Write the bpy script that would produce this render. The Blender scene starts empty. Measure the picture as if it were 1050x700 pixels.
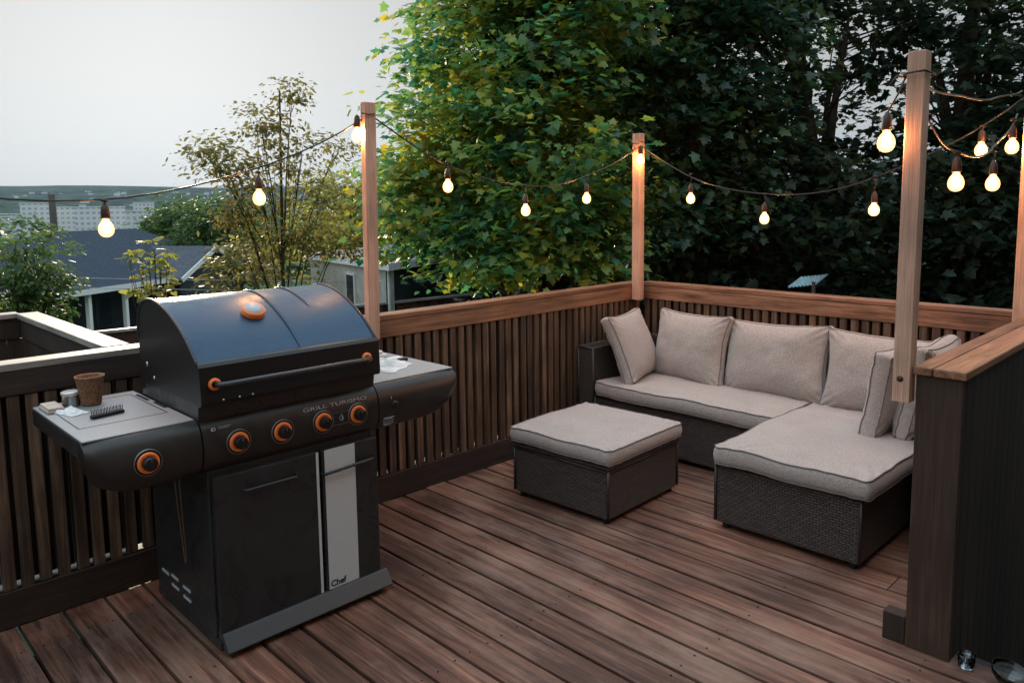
import bpy, bmesh, math, random
import numpy as np
from mathutils import Vector, Matrix, noise
random.seed(7); rng = np.random.default_rng(11)
sc = bpy.context.scene
col = sc.collection
PI = math.pi
HAZE = .00006

# ------------------------------------------------------------------ camera (solved from the photograph)
CAM = Vector((3.408, -4.668, 1.6236))
CR = Vector((0.7013383, 0.7127106, -0.0129676)); CU = Vector((-0.069497, 0.0864706, 0.9938275)); CF = Vector((-0.7094327, 0.6960811, -0.1101764))
FPX = 775.36
def ray(u, v, d):
    """world point seen at photo pixel (u,v), at horizontal distance d from the lens (used to place far scenery)"""
    w = CF*FPX + CR*(u-525) + CU*(298.8-v)
    w = w/math.hypot(w.x, w.y)
    return CAM + w*d

# ------------------------------------------------------------------ tagging helpers
def tag(o, label=None, cat=None, group=None, kind=None):
    if label: o['label'] = label
    if cat: o['category'] = cat
    if group: o['group'] = group
    if kind: o['kind'] = kind
    return o
def empty(name, loc, label=None, cat=None, group=None, rz=0.0):
    o = bpy.data.objects.new(name, None); col.objects.link(o)
    o.location = loc; o.rotation_euler = (0, 0, rz); o.empty_display_size = .1
    tag(o, label, cat, group)
    return o
def copy_tree(o, parent=None):
    c = o.copy(); col.objects.link(c)
    if parent: c.parent = parent
    for ch in list(o.children): copy_tree(ch, c)
    return c

class MB:
    """collects geometry, then links it as one mesh object"""
    def __init__(s): s.v = []; s.f = []; s.sm = []; s.mi = []; s.cm = 0
    def add(s, vs, fs, smooth=False):
        b = len(s.v); s.v += [tuple(p) for p in vs]
        for f in fs: s.f.append([b+i for i in f]); s.sm.append(smooth); s.mi.append(s.cm)
    def box(s, x0, x1, y0, y1, z0, z1, M=None):
        P = [(x0,y0,z0),(x1,y0,z0),(x1,y1,z0),(x0,y1,z0),(x0,y0,z1),(x1,y0,z1),(x1,y1,z1),(x0,y1,z1)]
        if M is not None: P = [M @ Vector(p) for p in P]
        s.add(P, [(0,3,2,1),(4,5,6,7),(0,1,5,4),(1,2,6,5),(2,3,7,6),(3,0,4,7)])
    def beam(s, a, b, w, h, up=Vector((0,0,1))):
        a = Vector(a); b = Vector(b); d = (b-a).normalized(); r = d.cross(up).normalized(); u = r.cross(d)
        P = [p + r*i*w/2 + u*j*h/2 for p in (a, b) for i, j in ((-1,-1),(1,-1),(1,1),(-1,1))]
        s.add(P, [(0,1,2,3),(7,6,5,4),(0,4,5,1),(1,5,6,2),(2,6,7,3),(3,7,4,0)])
    def tube(s, pts, r, n=8, closed=False, cap=True):
        pts = [Vector(p) for p in pts]; m = len(pts)
        rs = r if hasattr(r, '__len__') else [r]*m
        vs = []; prev = None
        for i, p in enumerate(pts):
            if closed: t = (pts[(i+1) % m]-pts[i-1]).normalized()
            else: t = (pts[min(i+1, m-1)]-pts[max(i-1, 0)]).normalized()
            if prev is None:
                a = Vector((0,0,1)) if abs(t.z) < .9 else Vector((1,0,0))
                prev = t.cross(a).normalized()
            prev = (prev - t*prev.dot(t)).normalized(); q = t.cross(prev)
            for k in range(n):
                an = 2*PI*k/n; vs.append(p + (prev*math.cos(an)+q*math.sin(an))*rs[i])
        fs = []
        for i in range(m if closed else m-1):
            j = (i+1) % m
            for k in range(n): fs.append((i*n+k, i*n+(k+1) % n, j*n+(k+1) % n, j*n+k))
        if cap and not closed: fs += [tuple(range(n-1, -1, -1)), tuple((m-1)*n+k for k in range(n))]
        s.add(vs, fs, True)
    def lathe(s, prof, n=24, M=None):
        vs = []
        for r, z in prof:
            for k in range(n):
                a = 2*PI*k/n; p = Vector((r*math.cos(a), r*math.sin(a), z)); vs.append(M @ p if M is not None else p)
        fs = [(i*n+k, i*n+(k+1) % n, (i+1)*n+(k+1) % n, (i+1)*n+k) for i in range(len(prof)-1) for k in range(n)]
        s.add(vs, fs, True)
    def prism_y(s, prof, y0, y1, smooth=False, closed=True):
        """profile in (x,z), extruded along y"""
        n = len(prof); vs = [(x, y0, z) for x, z in prof] + [(x, y1, z) for x, z in prof]
        fs = [(i, (i+1) % n, n+(i+1) % n, n+i) for i in range(n if closed else n-1)]
        s.add(vs, fs, smooth)
        if closed: s.add(vs, [tuple(range(n-1, -1, -1)), tuple(range(n, 2*n))])
    def build(s, name, mat, parent=None, bevel=0, seg=2, weld=False):
        me = bpy.data.meshes.new(name); me.from_pydata(s.v, [], s.f)
        me.polygons.foreach_set('use_smooth', s.sm)
        mats = mat if isinstance(mat, (list, tuple)) else [mat]
        for m in mats: me.materials.append(m)
        if len(mats) > 1: me.polygons.foreach_set('material_index', s.mi)
        bm = bmesh.new(); bm.from_mesh(me)
        if weld: bmesh.ops.remove_doubles(bm, verts=bm.verts, dist=1e-5)
        bmesh.ops.recalc_face_normals(bm, faces=bm.faces); bm.to_mesh(me); bm.free()
        o = bpy.data.objects.new(name, me); col.objects.link(o)
        if parent: o.parent = parent; o.matrix_parent_inverse = parent_inv(parent)
        if bevel:
            md = o.modifiers.new('bevel', 'BEVEL'); md.width = bevel; md.segments = seg; md.limit_method = 'ANGLE'; md.angle_limit = math.radians(40)
            md.harden_normals = False
        return o
def parent_inv(p):
    # parts are modelled in world coordinates; keep them there when their parent sits elsewhere
    M = Matrix.Identity(4); q = p
    while q is not None:
        M = Matrix.LocRotScale(q.location, q.rotation_euler, q.scale) @ (q.matrix_parent_inverse if q.parent else Matrix.Identity(4)) if False else (local_world(q)); break
    return M.inverted()
def local_world(q):
    L = Matrix.LocRotScale(q.location, q.rotation_euler, q.scale)
    if q.parent is None: return L
    return local_world(q.parent) @ q.matrix_parent_inverse @ L

# ------------------------------------------------------------------ materials
def newmat(name):
    m = bpy.data.materials.new(name); m.use_nodes = True; nt = m.node_tree
    b = nt.nodes['Principled BSDF']; return m, nt, b
def nd(nt, t, **kw):
    n = nt.nodes.new(t)
    for k, v in kw.items():
        if k == 'ins':
            for a, b in v.items(): n.inputs[a].default_value = b
        else: setattr(n, k, v)
    return n
def ramp(nt, stops):
    r = nt.nodes.new('ShaderNodeValToRGB'); e = r.color_ramp.elements
    while len(e) > 1: e.remove(e[-1])
    e[0].position = stops[0][0]; e[0].color = (*stops[0][1], 1)
    for p, c in stops[1:]:
        k = e.new(p); k.color = (*c, 1)
    return r
def mixc(nt, fac, a, b, mode='MIX'):
    m = nt.nodes.new('ShaderNodeMix'); m.data_type = 'RGBA'; m.blend_type = mode
    for s, v in ((m.inputs[0], fac), (m.inputs[6], a), (m.inputs[7], b)):
        if hasattr(v, 'is_linked') or isinstance(v, bpy.types.NodeSocket): nt.links.new(v, s)
        elif isinstance(v, tuple): s.default_value = (*v, 1)
        else: s.default_value = v
    return m.outputs[2]
def objco(nt): return nt.nodes.new('ShaderNodeTexCoord').outputs['Object']

def simple(name, c, rough=.5, metal=0, noise_amt=.15, nscale=30, bump=0, spec=None, coat=0, smudge=0):
    m, nt, b = newmat(name); co = objco(nt)
    n = nd(nt, 'ShaderNodeTexNoise', ins={'Scale': nscale, 'Detail': 5}); nt.links.new(co, n.inputs['Vector'])
    lo = tuple(x*(1-noise_amt) for x in c); hi = tuple(min(1, x*(1+noise_amt)) for x in c)
    r = ramp(nt, [(.3, lo), (.7, hi)]); nt.links.new(n.outputs['Fac'], r.inputs[0]); nt.links.new(r.outputs[0], b.inputs['Base Color'])
    rr = nd(nt, 'ShaderNodeMapRange', ins={'To Min': max(0, rough-.08), 'To Max': min(1, rough+.08)}); nt.links.new(n.outputs['Fac'], rr.inputs[0]); nt.links.new(rr.outputs[0], b.inputs['Roughness'])
    if smudge:      # greasy smears and dust: uneven gloss
        n5 = nd(nt, 'ShaderNodeTexNoise', ins={'Scale': 7, 'Detail': 7, 'Roughness': .65, 'Distortion': 1.2}); nt.links.new(co, n5.inputs['Vector'])
        r5 = nd(nt, 'ShaderNodeMapRange', ins={'From Min': .4, 'From Max': .65, 'To Min': -smudge*.5, 'To Max': smudge}); nt.links.new(n5.outputs['Fac'], r5.inputs[0])
        a5 = nd(nt, 'ShaderNodeMath', operation='ADD'); nt.links.new(rr.outputs[0], a5.inputs[0]); nt.links.new(r5.outputs[0], a5.inputs[1]); nt.links.new(a5.outputs[0], b.inputs['Roughness'])
        dc = mixc(nt, 0.0, r.outputs[0], tuple(min(1, x*1.5+.02) for x in c)); nt.links.new(n5.outputs['Fac'], dc.node.inputs[0]); nt.links.new(dc, b.inputs['Base Color'])
    b.inputs['Metallic'].default_value = metal
    if spec is not None: b.inputs['Specular IOR Level'].default_value = spec
    if coat: b.inputs['Coat Weight'].default_value = coat; b.inputs['Coat Roughness'].default_value = .25
    if bump:
        bp = nd(nt, 'ShaderNodeBump', ins={'Strength': bump, 'Distance': .002}); nt.links.new(n.outputs['Fac'], bp.inputs['Height']); nt.links.new(bp.outputs[0], b.inputs['Normal'])
    return m

def wood(name, axis, dark, mid, light, rough=.6, blotch=1.0, grain=22, bump=.35, worn=None, knots=True):
    m, nt, b = newmat(name); co = objco(nt); L = nt.links
    geo = nt.nodes.new('ShaderNodeNewGeometry')
    sh = nd(nt, 'ShaderNodeVectorMath', operation='SCALE'); sh.inputs[0].default_value = (37.1, 17.7, 23.3); L.new(geo.outputs['Random Per Island'], sh.inputs['Scale'])
    ad = nd(nt, 'ShaderNodeVectorMath', operation='ADD'); L.new(co, ad.inputs[0]); L.new(sh.outputs[0], ad.inputs[1])
    s = [grain]*3; s[axis] = grain*.045
    mp = nd(nt, 'ShaderNodeMapping'); mp.inputs['Scale'].default_value = s; L.new(ad.outputs[0], mp.inputs[0])
    g = nd(nt, 'ShaderNodeTexNoise', ins={'Scale': 1.6, 'Detail': 9, 'Roughness': .68, 'Distortion': .6}); L.new(mp.outputs[0], g.inputs['Vector'])
    s2 = [260]*3; s2[axis] = 6
    mp2 = nd(nt, 'ShaderNodeMapping'); mp2.inputs['Scale'].default_value = s2; L.new(ad.outputs[0], mp2.inputs[0])
    fi = nd(nt, 'ShaderNodeTexNoise', ins={'Scale': 1, 'Detail': 3}); L.new(mp2.outputs[0], fi.inputs['Vector'])
    r = ramp(nt, [(.28, dark), (.5, mid), (.74, light)]); L.new(g.outputs['Fac'], r.inputs[0])
    bl = nd(nt, 'ShaderNodeTexNoise', ins={'Scale': 2.3*blotch, 'Detail': 4}); L.new(co, bl.inputs['Vector'])
    blr = nd(nt, 'ShaderNodeMapRange', ins={'From Min': .3, 'From Max': .7, 'To Min': .62, 'To Max': 1.25}); L.new(bl.outputs['Fac'], blr.inputs[0])
    rnd = nd(nt, 'ShaderNodeMapRange', ins={'To Min': .6, 'To Max': 1.3}); L.new(geo.outputs['Random Per Island'], rnd.inputs[0])
    fr = nd(nt, 'ShaderNodeMapRange', ins={'From Min': .3, 'From Max': .7, 'To Min': .75, 'To Max': 1.2}); L.new(fi.outputs['Fac'], fr.inputs[0])
    m1 = nd(nt, 'ShaderNodeMath', operation='MULTIPLY'); L.new(blr.outputs[0], m1.inputs[0]); L.new(rnd.outputs[0], m1.inputs[1])
    m2 = nd(nt, 'ShaderNodeMath', operation='MULTIPLY'); L.new(m1.outputs[0], m2.inputs[0]); L.new(fr.outputs[0], m2.inputs[1])
    vs = nd(nt, 'ShaderNodeVectorMath', operation='SCALE'); L.new(r.outputs[0], vs.inputs[0]); L.new(m2.outputs[0], vs.inputs['Scale'])
    out = vs.outputs[0]
    if worn:
        w = nd(nt, 'ShaderNodeTexNoise', ins={'Scale': 1.1, 'Detail': 7, 'Roughness': .65}); L.new(co, w.inputs['Vector'])
        s3 = [9]*3; s3[axis] = 1.2
        mp3 = nd(nt, 'ShaderNodeMapping'); mp3.inputs['Scale'].default_value = s3; L.new(ad.outputs[0], mp3.inputs[0])
        w2 = nd(nt, 'ShaderNodeTexNoise', ins={'Scale': 1.5, 'Detail': 8, 'Roughness': .7}); L.new(mp3.outputs[0], w2.inputs['Vector'])
        av = nd(nt, 'ShaderNodeMath', operation='ADD'); L.new(w.outputs['Fac'], av.inputs[0]); L.new(w2.outputs['Fac'], av.inputs[1])
        wr = nd(nt, 'ShaderNodeMapRange', ins={'From Min': .97, 'From Max': 1.25, 'To Min': 0, 'To Max': .6}); L.new(av.outputs[0], wr.inputs[0])
        out = mixc(nt, wr.outputs[0], out, worn)
    if knots:
        s4 = [7]*3; s4[axis] = 1.6
        mp4 = nd(nt, 'ShaderNodeMapping'); mp4.inputs['Scale'].default_value = s4; L.new(ad.outputs[0], mp4.inputs[0])
        vo = nd(nt, 'ShaderNodeTexVoronoi', ins={'Scale': 1.0}); L.new(mp4.outputs[0], vo.inputs['Vector'])
        kr = nd(nt, 'ShaderNodeMapRange', ins={'From Min': .04, 'From Max': .13, 'To Min': .75, 'To Max': 0}); L.new(vo.outputs['Distance'], kr.inputs[0])
        out = mixc(nt, kr.outputs[0], out, tuple(x*.45 for x in dark))
    L.new(out, b.inputs['Base Color'])
    rr = nd(nt, 'ShaderNodeMapRange', ins={'To Min': rough-.12, 'To Max': rough+.15}); L.new(g.outputs['Fac'], rr.inputs[0]); L.new(rr.outputs[0], b.inputs['Roughness'])
    ha = nd(nt, 'ShaderNodeMath', operation='ADD'); L.new(g.outputs['Fac'], ha.inputs[0]); L.new(fi.outputs['Fac'], ha.inputs[1])
    bp = nd(nt, 'ShaderNodeBump', ins={'Strength': bump, 'Distance': .003}); L.new(ha.outputs[0], bp.inputs['Height']); L.new(bp.outputs[0], b.inputs['Normal'])
    return m

DK, MDD, LT = (.028,.016,.012), (.085,.046,.034), (.17,.10,.078)
M = {}
M['deck'] = wood('deck_boards', 0, (.018,.007,.005), (.145,.058,.035), (.34,.165,.105), rough=.6, worn=(.36,.225,.165), bump=.7)
RD, RM, RL = (.035,.018,.01), (.10,.048,.026), (.19,.10,.058)
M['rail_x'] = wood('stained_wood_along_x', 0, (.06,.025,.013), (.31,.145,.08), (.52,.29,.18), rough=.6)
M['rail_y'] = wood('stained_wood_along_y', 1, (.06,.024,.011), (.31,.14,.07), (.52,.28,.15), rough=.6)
M['rail_z'] = wood('stained_wood_upright', 2, RD, RM, RL, rough=.6, knots=False)
M['end_z'] = wood('dark_end_board', 2, (.025,.012,.008), (.06,.032,.02), (.11,.06,.035), rough=.65, knots=False)
M['slat_in'] = wood('weathered_slat', 2, (.03,.016,.009), (.095,.052,.03), (.28,.175,.11), rough=.65, knots=False, blotch=2)
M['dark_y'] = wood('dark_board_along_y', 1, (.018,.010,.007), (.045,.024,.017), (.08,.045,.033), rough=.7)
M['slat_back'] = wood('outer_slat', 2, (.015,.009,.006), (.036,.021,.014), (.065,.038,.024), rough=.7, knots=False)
M['post'] = wood('raw_pine', 2, (.52,.27,.18), (.80,.48,.34), (.86,.58,.43), rough=.6, grain=12)
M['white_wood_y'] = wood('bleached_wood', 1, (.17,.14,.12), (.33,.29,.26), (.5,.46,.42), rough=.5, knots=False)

def wicker(name, c1=(.018,.014,.012), c2=(.10,.078,.068)):
    m, nt, b = newmat(name); L = nt.links; co = objco(nt)
    sp = nt.nodes.new('ShaderNodeSeparateXYZ'); L.new(co, sp.inputs[0])
    ad = nd(nt, 'ShaderNodeMath', operation='ADD'); L.new(sp.outputs[0], ad.inputs[0]); L.new(sp.outputs[1], ad.inputs[1])
    cb = nt.nodes.new('ShaderNodeCombineXYZ'); L.new(ad.outputs[0], cb.inputs[0]); L.new(sp.outputs[2], cb.inputs[1])
    br = nd(nt, 'ShaderNodeTexBrick', ins={'Scale': 1.0, 'Brick Width': .030, 'Row Height': .0125, 'Mortar Size': .002, 'Mortar Smooth': .9, 'Bias': 0.0})
    br.inputs['Color1'].default_value = (*c2, 1); br.inputs['Color2'].default_value = (c2[0]*.65, c2[1]*.65, c2[2]*.65, 1); br.inputs['Mortar'].default_value = (.004,.003,.003, 1)
    nz = nd(nt, 'ShaderNodeTexNoise', ins={'Scale': 40, 'Detail': 2}); L.new(co, nz.inputs['Vector'])
    vm = nd(nt, 'ShaderNodeVectorMath', operation='MULTIPLY_ADD'); vm.inputs[1].default_value = (.004,.003,0); L.new(nz.outputs['Color'], vm.inputs[0]); L.new(cb.outputs[0], vm.inputs[2])
    L.new(vm.outputs[0], br.inputs['Vector']); L.new(br.outputs['Color'], b.inputs['Base Color'])
    b.inputs['Roughness'].default_value = .42
    w = nd(nt, 'ShaderNodeTexWave', wave_type='BANDS', bands_direction='X', ins={'Scale': 14.7, 'Distortion': 0}); L.new(vm.outputs[0], w.inputs['Vector'])
    iv = nd(nt, 'ShaderNodeMath', operation='SUBTRACT'); iv.inputs[0].default_value = 1; L.new(br.outputs['Fac'], iv.inputs[1])
    mu = nd(nt, 'ShaderNodeMath', operation='MULTIPLY_ADD'); mu.inputs[1].default_value = .12; L.new(w.outputs['Fac'], mu.inputs[0]); L.new(iv.outputs[0], mu.inputs[2])
    bp = nd(nt, 'ShaderNodeBump', ins={'Strength': 1, 'Distance': .004}); L.new(mu.outputs[0], bp.inputs['Height']); L.new(bp.outputs[0], b.inputs['Normal'])
    return m
M['wicker'] = wicker('woven_rattan')
M['strap'] = simple('rattan_binding', (.03,.024,.021), .4, nscale=60, noise_amt=.3, bump=.3)

def fabric(name, c):
    m, nt, b = newmat(name); L = nt.links; co = objco(nt)
    n = nd(nt, 'ShaderNodeTexNoise', ins={'Scale': 190, 'Detail': 3, 'Roughness': .8}); L.new(co, n.inputs['Vector'])
    n2 = nd(nt, 'ShaderNodeTexNoise', ins={'Scale': 5, 'Detail': 5}); L.new(co, n2.inputs['Vector'])
    r = ramp(nt, [(.3, tuple(x*.5 for x in c)), (.7, tuple(min(1, x*1.45) for x in c))]); L.new(n.outputs['Fac'], r.inputs[0])
    r2 = ramp(nt, [(.35, (.94,.93,.925)), (.65, (1.03,1.03,1.02))]); L.new(n2.outputs['Fac'], r2.inputs[0])
    L.new(mixc(nt, 1.0, r.outputs[0], r2.outputs[0], 'MULTIPLY'), b.inputs['Base Color'])
    b.inputs['Roughness'].default_value = .92; b.inputs['Sheen Weight'].default_value = .25
    n3 = nd(nt, 'ShaderNodeTexNoise', ins={'Scale': 14, 'Detail': 4}); L.new(co, n3.inputs['Vector'])
    bp0 = nd(nt, 'ShaderNodeBump', ins={'Strength': .2, 'Distance': .01}); L.new(n3.outputs['Fac'], bp0.inputs['Height'])
    bp = nd(nt, 'ShaderNodeBump', ins={'Strength': .35, 'Distance': .0015}); L.new(n.outputs['Fac'], bp.inputs['Height']); L.new(bp0.outputs[0], bp.inputs['Normal']); L.new(bp.outputs[0], b.inputs['Normal'])
    return m
M['fabric'] = fabric('greige_fabric', (.40,.345,.315))
M['piping'] = simple('piping_cord', (.17,.15,.145), .9)
M['tagwhite'] = simple('white_tag', (.75,.75,.74), .7)

M['gblack'] = simple('black_enamel', (.012,.012,.013), .34, nscale=300, noise_amt=.3, bump=.05, spec=.5, smudge=.15)
M['gpanel'] = simple('satin_dark_panel', (.03,.026,.024), .38, .55, nscale=500, noise_amt=.35, bump=.05, smudge=.12)
M['gcart'] = simple('cart_paint', (.010,.011,.012), .36, nscale=300, bump=.04, smudge=.18)
M['lid'] = simple('lid_enamel', (.022,.042,.068), .34, .75, nscale=650, noise_amt=.45, bump=.10, smudge=.12)
M['skirt'] = simple('lid_skirt', (.018,.016,.016), .4, .3, nscale=500, noise_amt=.3, bump=.05)
M['shelf'] = simple('satin_steel_shelf', (.36,.36,.36), .58, .6, nscale=300, noise_amt=.1)
M['steel'] = simple('stainless', (.55,.56,.57), .3, 1, nscale=200, noise_amt=.06)
M['orange'] = simple('orange_ring', (1.0,.23,.045), .35, nscale=40, noise_amt=.05)
M['bezel'] = simple('grey_bezel_line', (.2,.2,.2), .4, .5)
M['knob'] = simple('black_knob', (.01,.01,.011), .35)
M['stripe'] = simple('pale_grey_door_strip', (.60,.64,.65), .5, .2, nscale=300, noise_amt=.08)
M['print'] = simple('panel_print', (.33,.33,.34), .5)
M['ledge'] = simple('ledge_grey', (.06,.062,.065), .45, .3, nscale=200)
M['rubber'] = simple('rubber', (.012,.012,.012), .7)
M['socket'] = simple('socket_brown', (.05,.022,.014), .5)
M['cable'] = simple('cable_rubber', (.02,.014,.012), .45)
M['copper'] = simple('copper_strand', (.25,.14,.08), .5, .4)
M['peat'] = simple('peat_fibre', (.24,.115,.06), .95, nscale=120, noise_amt=.45, bump=.8)
M['soil'] = simple('potting_soil', (.03,.02,.015), .95, nscale=90, bump=1)
M['tin'] = simple('tin_metal', (.45,.44,.42), .25, 1, nscale=90, noise_amt=.2)
M['paper'] = simple('paper', (.72,.72,.7), .8, nscale=60, noise_amt=.04)
M['brushblack'] = simple('black_bristle', (.008,.008,.008), .5)

def emis(name, c, s):
    m, nt, b = newmat(name); b.inputs['Base Color'].default_value = (.9,.7,.5,1)
    b.inputs['Emission Color'].default_value = (*c, 1); b.inputs['Emission Strength'].default_value = s
    b.inputs['Roughness'].default_value = .3
    return m
M['filament'] = emis('glowing_filament', (1, .48, .19), 260)
mt, nt, b = newmat('lit_bulb'); tb = nt.nodes.new('ShaderNodeBsdfTransparent'); tb.inputs[0].default_value = (1,.86,.7,1); em = nt.nodes.new('ShaderNodeEmission'); em.inputs[0].default_value = (1,.47,.17,1); em.inputs[1].default_value = 2.6; mt.cycles.emission_sampling = 'NONE'
mx = nt.nodes.new('ShaderNodeMixShader'); mx.inputs[0].default_value = .45; nt.links.new(tb.outputs[0], mx.inputs[1]); nt.links.new(em.outputs[0], mx.inputs[2]); nt.links.new(mx.outputs[0], nt.nodes['Material Output'].inputs['Surface']); M['bulb'] = mt

# ------------------------------------------------------------------ deck floor
mb = MB(); pitch = .157; k = 0
ys = -2.05 + pitch*13 + .03
y = -2.05 + pitch*14
while y > -8.0:
    # board from y-pitch to y, with butt joints
    x = -.06 if y <= .12 else -.06
    jr = random.Random(int(y*1000))
    xe = 5.59 if y < -1.73 else 2.662
    cuts = [x]
    j = x + jr.choice([2.4, 3.6, 4.8, 3.0])
    if jr.random() < .5 and j < xe-.25: cuts.append(j)
    cuts.append(xe)
    dz = jr.uniform(-.0015, .0015)
    for a, b_ in zip(cuts[:-1], cuts[1:]):
        mb.box(a+.0015, b_-.0015, y-pitch+.007, y-.007, -.034+dz, dz)
    y -= pitch
deck = mb.build('deck', M['deck'], bevel=.003); tag(deck, kind='structure')
mb = MB()
for xx in (0.2, .8, 1.4, 2.0, 2.6, 3.2, 3.8, 4.4, 5.0): mb.box(xx, xx+.04, -7.8, .05 if xx < 2.61 else -1.745, -.22, -.038)
mb.box(2.68, 5.59, -1.741, -1.70, -.26, -.004)
mb.box(-.07, 5.59, -7.8, -1.742, -.27, -.225); mb.box(-.07, 2.66, -1.74, .1, -.27, -.225)
o = mb.build('deck_joists', simple('joist_wood', (.03,.022,.017), .8)); tag(o, kind='structure')
# screws
mb = MB()
yy = -2.05
for i in range(-10, 14):
    for xx in (.22, .82, 1.42, 2.02, 2.62):
        for dy in (.035, .12):
            cy = yy - i*pitch - dy
            if cy > -.2 or cy < -5: continue
            mb.lathe([(0.0, .0022), (.0035, .0022), (.004, .0005)], 6, Matrix.Translation((xx+random.uniform(-.006, .006), cy, 0)))
o = mb.build('deck_screws', simple('screw_dark', (.02,.018,.017), .4, .7)); tag(o, kind='structure')

# ------------------------------------------------------------------ railings
H = 1.05
def slats(mb, a, b, z0, z1, off, w, t, pitch, jit=.004):
    a = Vector(a); b = Vector(b); d = (b-a); L = d.length; d.normalize(); n = Vector((-d.y, d.x, 0))
    s = pitch/2
    while s < L-.01:
        c = a + d*(s+random.uniform(-jit, jit)) + n*off
        M4 = Matrix(((d.x, n.x, 0, c.x), (d.y, n.y, 0, c.y), (0, 0, 1, 0), (0, 0, 0, 1)))
        M4 = M4 @ Matrix.Rotation(random.uniform(-.05, .05), 4, 'Z')
        mb.box(-w/2, w/2, -t/2, t/2, z0+random.uniform(-.004, .004), z1, M4)
        s += pitch
def railing(name, label, a, b, mrail, left=True, posts=()):
    """a->b with the deck on the right-hand side; n points outward"""
    e = empty(name, a, label, 'railing')
    a = Vector(a); b = Vector(b); d = (b-a).normalized(); n = Vector((-d.y, d.x, 0))
    def seg(mb, s0, s1, o0, o1, z0, z1):
        M4 = Matrix(((d.x, n.x, 0, a.x), (d.y, n.y, 0, a.y), (0, 0, 1, 0), (0, 0, 0, 1)))
        mb.box(s0, s1, o0, o1, z0, z1, M4)
    L = (b-a).length
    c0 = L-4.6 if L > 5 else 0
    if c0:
        m = MB(); seg(m, 0, c0-.002+1.0, -.004, .034, .925, H-.03); m.build('top_band', M['dark_y'], e, bevel=.003)  # near part coloured darker, standing in for the shade beyond the bulb light
        m = MB(); seg(m, 0, c0+1.9, -.006, .105, H-.028, H); tag(m.build('cap_board', M['white_wood_y'], e, bevel=.004), 'pale section of cap board')  # near stretch of the cap is paler than the rest
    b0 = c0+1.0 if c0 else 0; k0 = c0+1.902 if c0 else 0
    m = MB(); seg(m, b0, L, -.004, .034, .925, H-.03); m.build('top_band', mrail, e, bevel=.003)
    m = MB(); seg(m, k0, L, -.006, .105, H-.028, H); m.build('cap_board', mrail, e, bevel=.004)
    m = MB(); seg(m, 0, L, -.002, .034, .004, .15); m.build('bottom_board', M['dark_y'] if abs(d.y) > .5 else M['slat_back'], e, bevel=.003)
    m = MB(); seg(m, 0, L, .036, .12, .10, .138); m.build('bottom_ledge', M['white_wood_y'], e, bevel=.002)  # pale colour paints in skylight caught between the slats
    m = MB(); slats(m, a+d*.02, b, .152, .923, .017, .043, .03, .0655); m.build('slats', M['slat_in'], e, bevel=.002, seg=1)
    m = MB(); slats(m, a+d*.04, b, .158, .99, .082, .062, .02, .0655, .001); m.build('outer_slats', M['slat_back'], e, bevel=.001, seg=1)
    for s in posts:
        m = MB(); seg(m, s-.045, s+.045, .035, .124, -.3, H-.031); m.build('post', M['slat_back'], e, bevel=.004)
    return e
# left rail runs along y, outward normal is -x: go from near to far so n=(-y..)
railing('railing', 'long brown slatted deck railing running behind the grill with a pale top', (0, -7.5, 0), (0, .06, 0), M['rail_y'], posts=(1.2, 2.6, 4.0, 5.3, 6.6))
railing('railing', 'brown slatted deck railing with wide top board behind the sofa', (0.0, .065, 0), (2.66, -.075, 0), M['rail_x'], posts=(.08, 1.35, 2.58))

# right privacy wall (closed boards outside, cap on top)
e = empty('railing_wall', (2.6, -1.8, 0), 'solid dark brown boarded half wall with orange lit cap right of the sofa', 'half wall')
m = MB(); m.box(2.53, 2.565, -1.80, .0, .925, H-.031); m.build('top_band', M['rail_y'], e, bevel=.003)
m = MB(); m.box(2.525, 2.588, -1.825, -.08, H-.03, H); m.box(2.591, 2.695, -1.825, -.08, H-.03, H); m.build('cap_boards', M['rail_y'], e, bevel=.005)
m = MB(); m.box(2.535, 2.684, -1.812, -1.775, 0.0, H-.032); m.build('end_board', M['end_z'], e, bevel=.004)
m = MB()
yy = -1.77
while yy < -.1:
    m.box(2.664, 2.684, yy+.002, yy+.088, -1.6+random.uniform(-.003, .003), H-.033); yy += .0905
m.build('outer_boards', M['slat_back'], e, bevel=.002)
m = MB(); slats(m, (2.545, -1.75, 0), (2.545, -.1, 0), .13, .923, 0, .036, .022, .0655); m.build('slats', M['slat_in'], e, bevel=.002, seg=1)
m = MB(); m.box(2.455, 2.533, -1.808, -1.75, .0, .11); m.build('base_block', M['slat_back'], e, bevel=.004)

# extension railing beyond the left rail
for (a, b, lab) in [((-1.72, -3.655, 0), (-.13, -3.655, 0), 'bleached grey railing cap running outward from the long railing beyond the side shelf'),
                    ((-1.74, -6.5, 0), (-1.74, -3.66, 0), 'dark lower railing along the outer edge of the stair landing at far left')]:
    e = empty('landing_railing', a, lab, 'railing')
    A, B = Vector(a), Vector(b); d = (B-A).normalized(); n = Vector((-d.y, d.x, 0)); L = (B-A).length
    M4 = Matrix(((d.x, n.x, 0, A.x), (d.y, n.y, 0, A.y), (0, 0, 1, 0), (0, 0, 0, 1)))
    m = MB(); m.box(0, L, -.02, .09, H-.03, H, M4); m.build('cap_board', M['white_wood_y'] if d.y > .5 else wood('bleached_wood_x', 0, (.17,.14,.12), (.33,.29,.26), (.5,.46,.42), knots=False), e, bevel=.004)
    m = MB(); m.box(0.001, L-.001, 0, .035, .90, H-.031, M4); m.build('top_band', M['slat_back'], e, bevel=.003)
    m = MB(); slats(m, A, B, -.1, .899, .02, .088, .02, .0925, .001); m.build('boards', M['slat_back'], e, bevel=.002, seg=1)
m = MB(); m.box(-1.8, -.13, -7.5, -3.56, -.06, -.02); o = m.build('stair_landing', M['slat_back']); tag(o, kind='structure')

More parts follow.
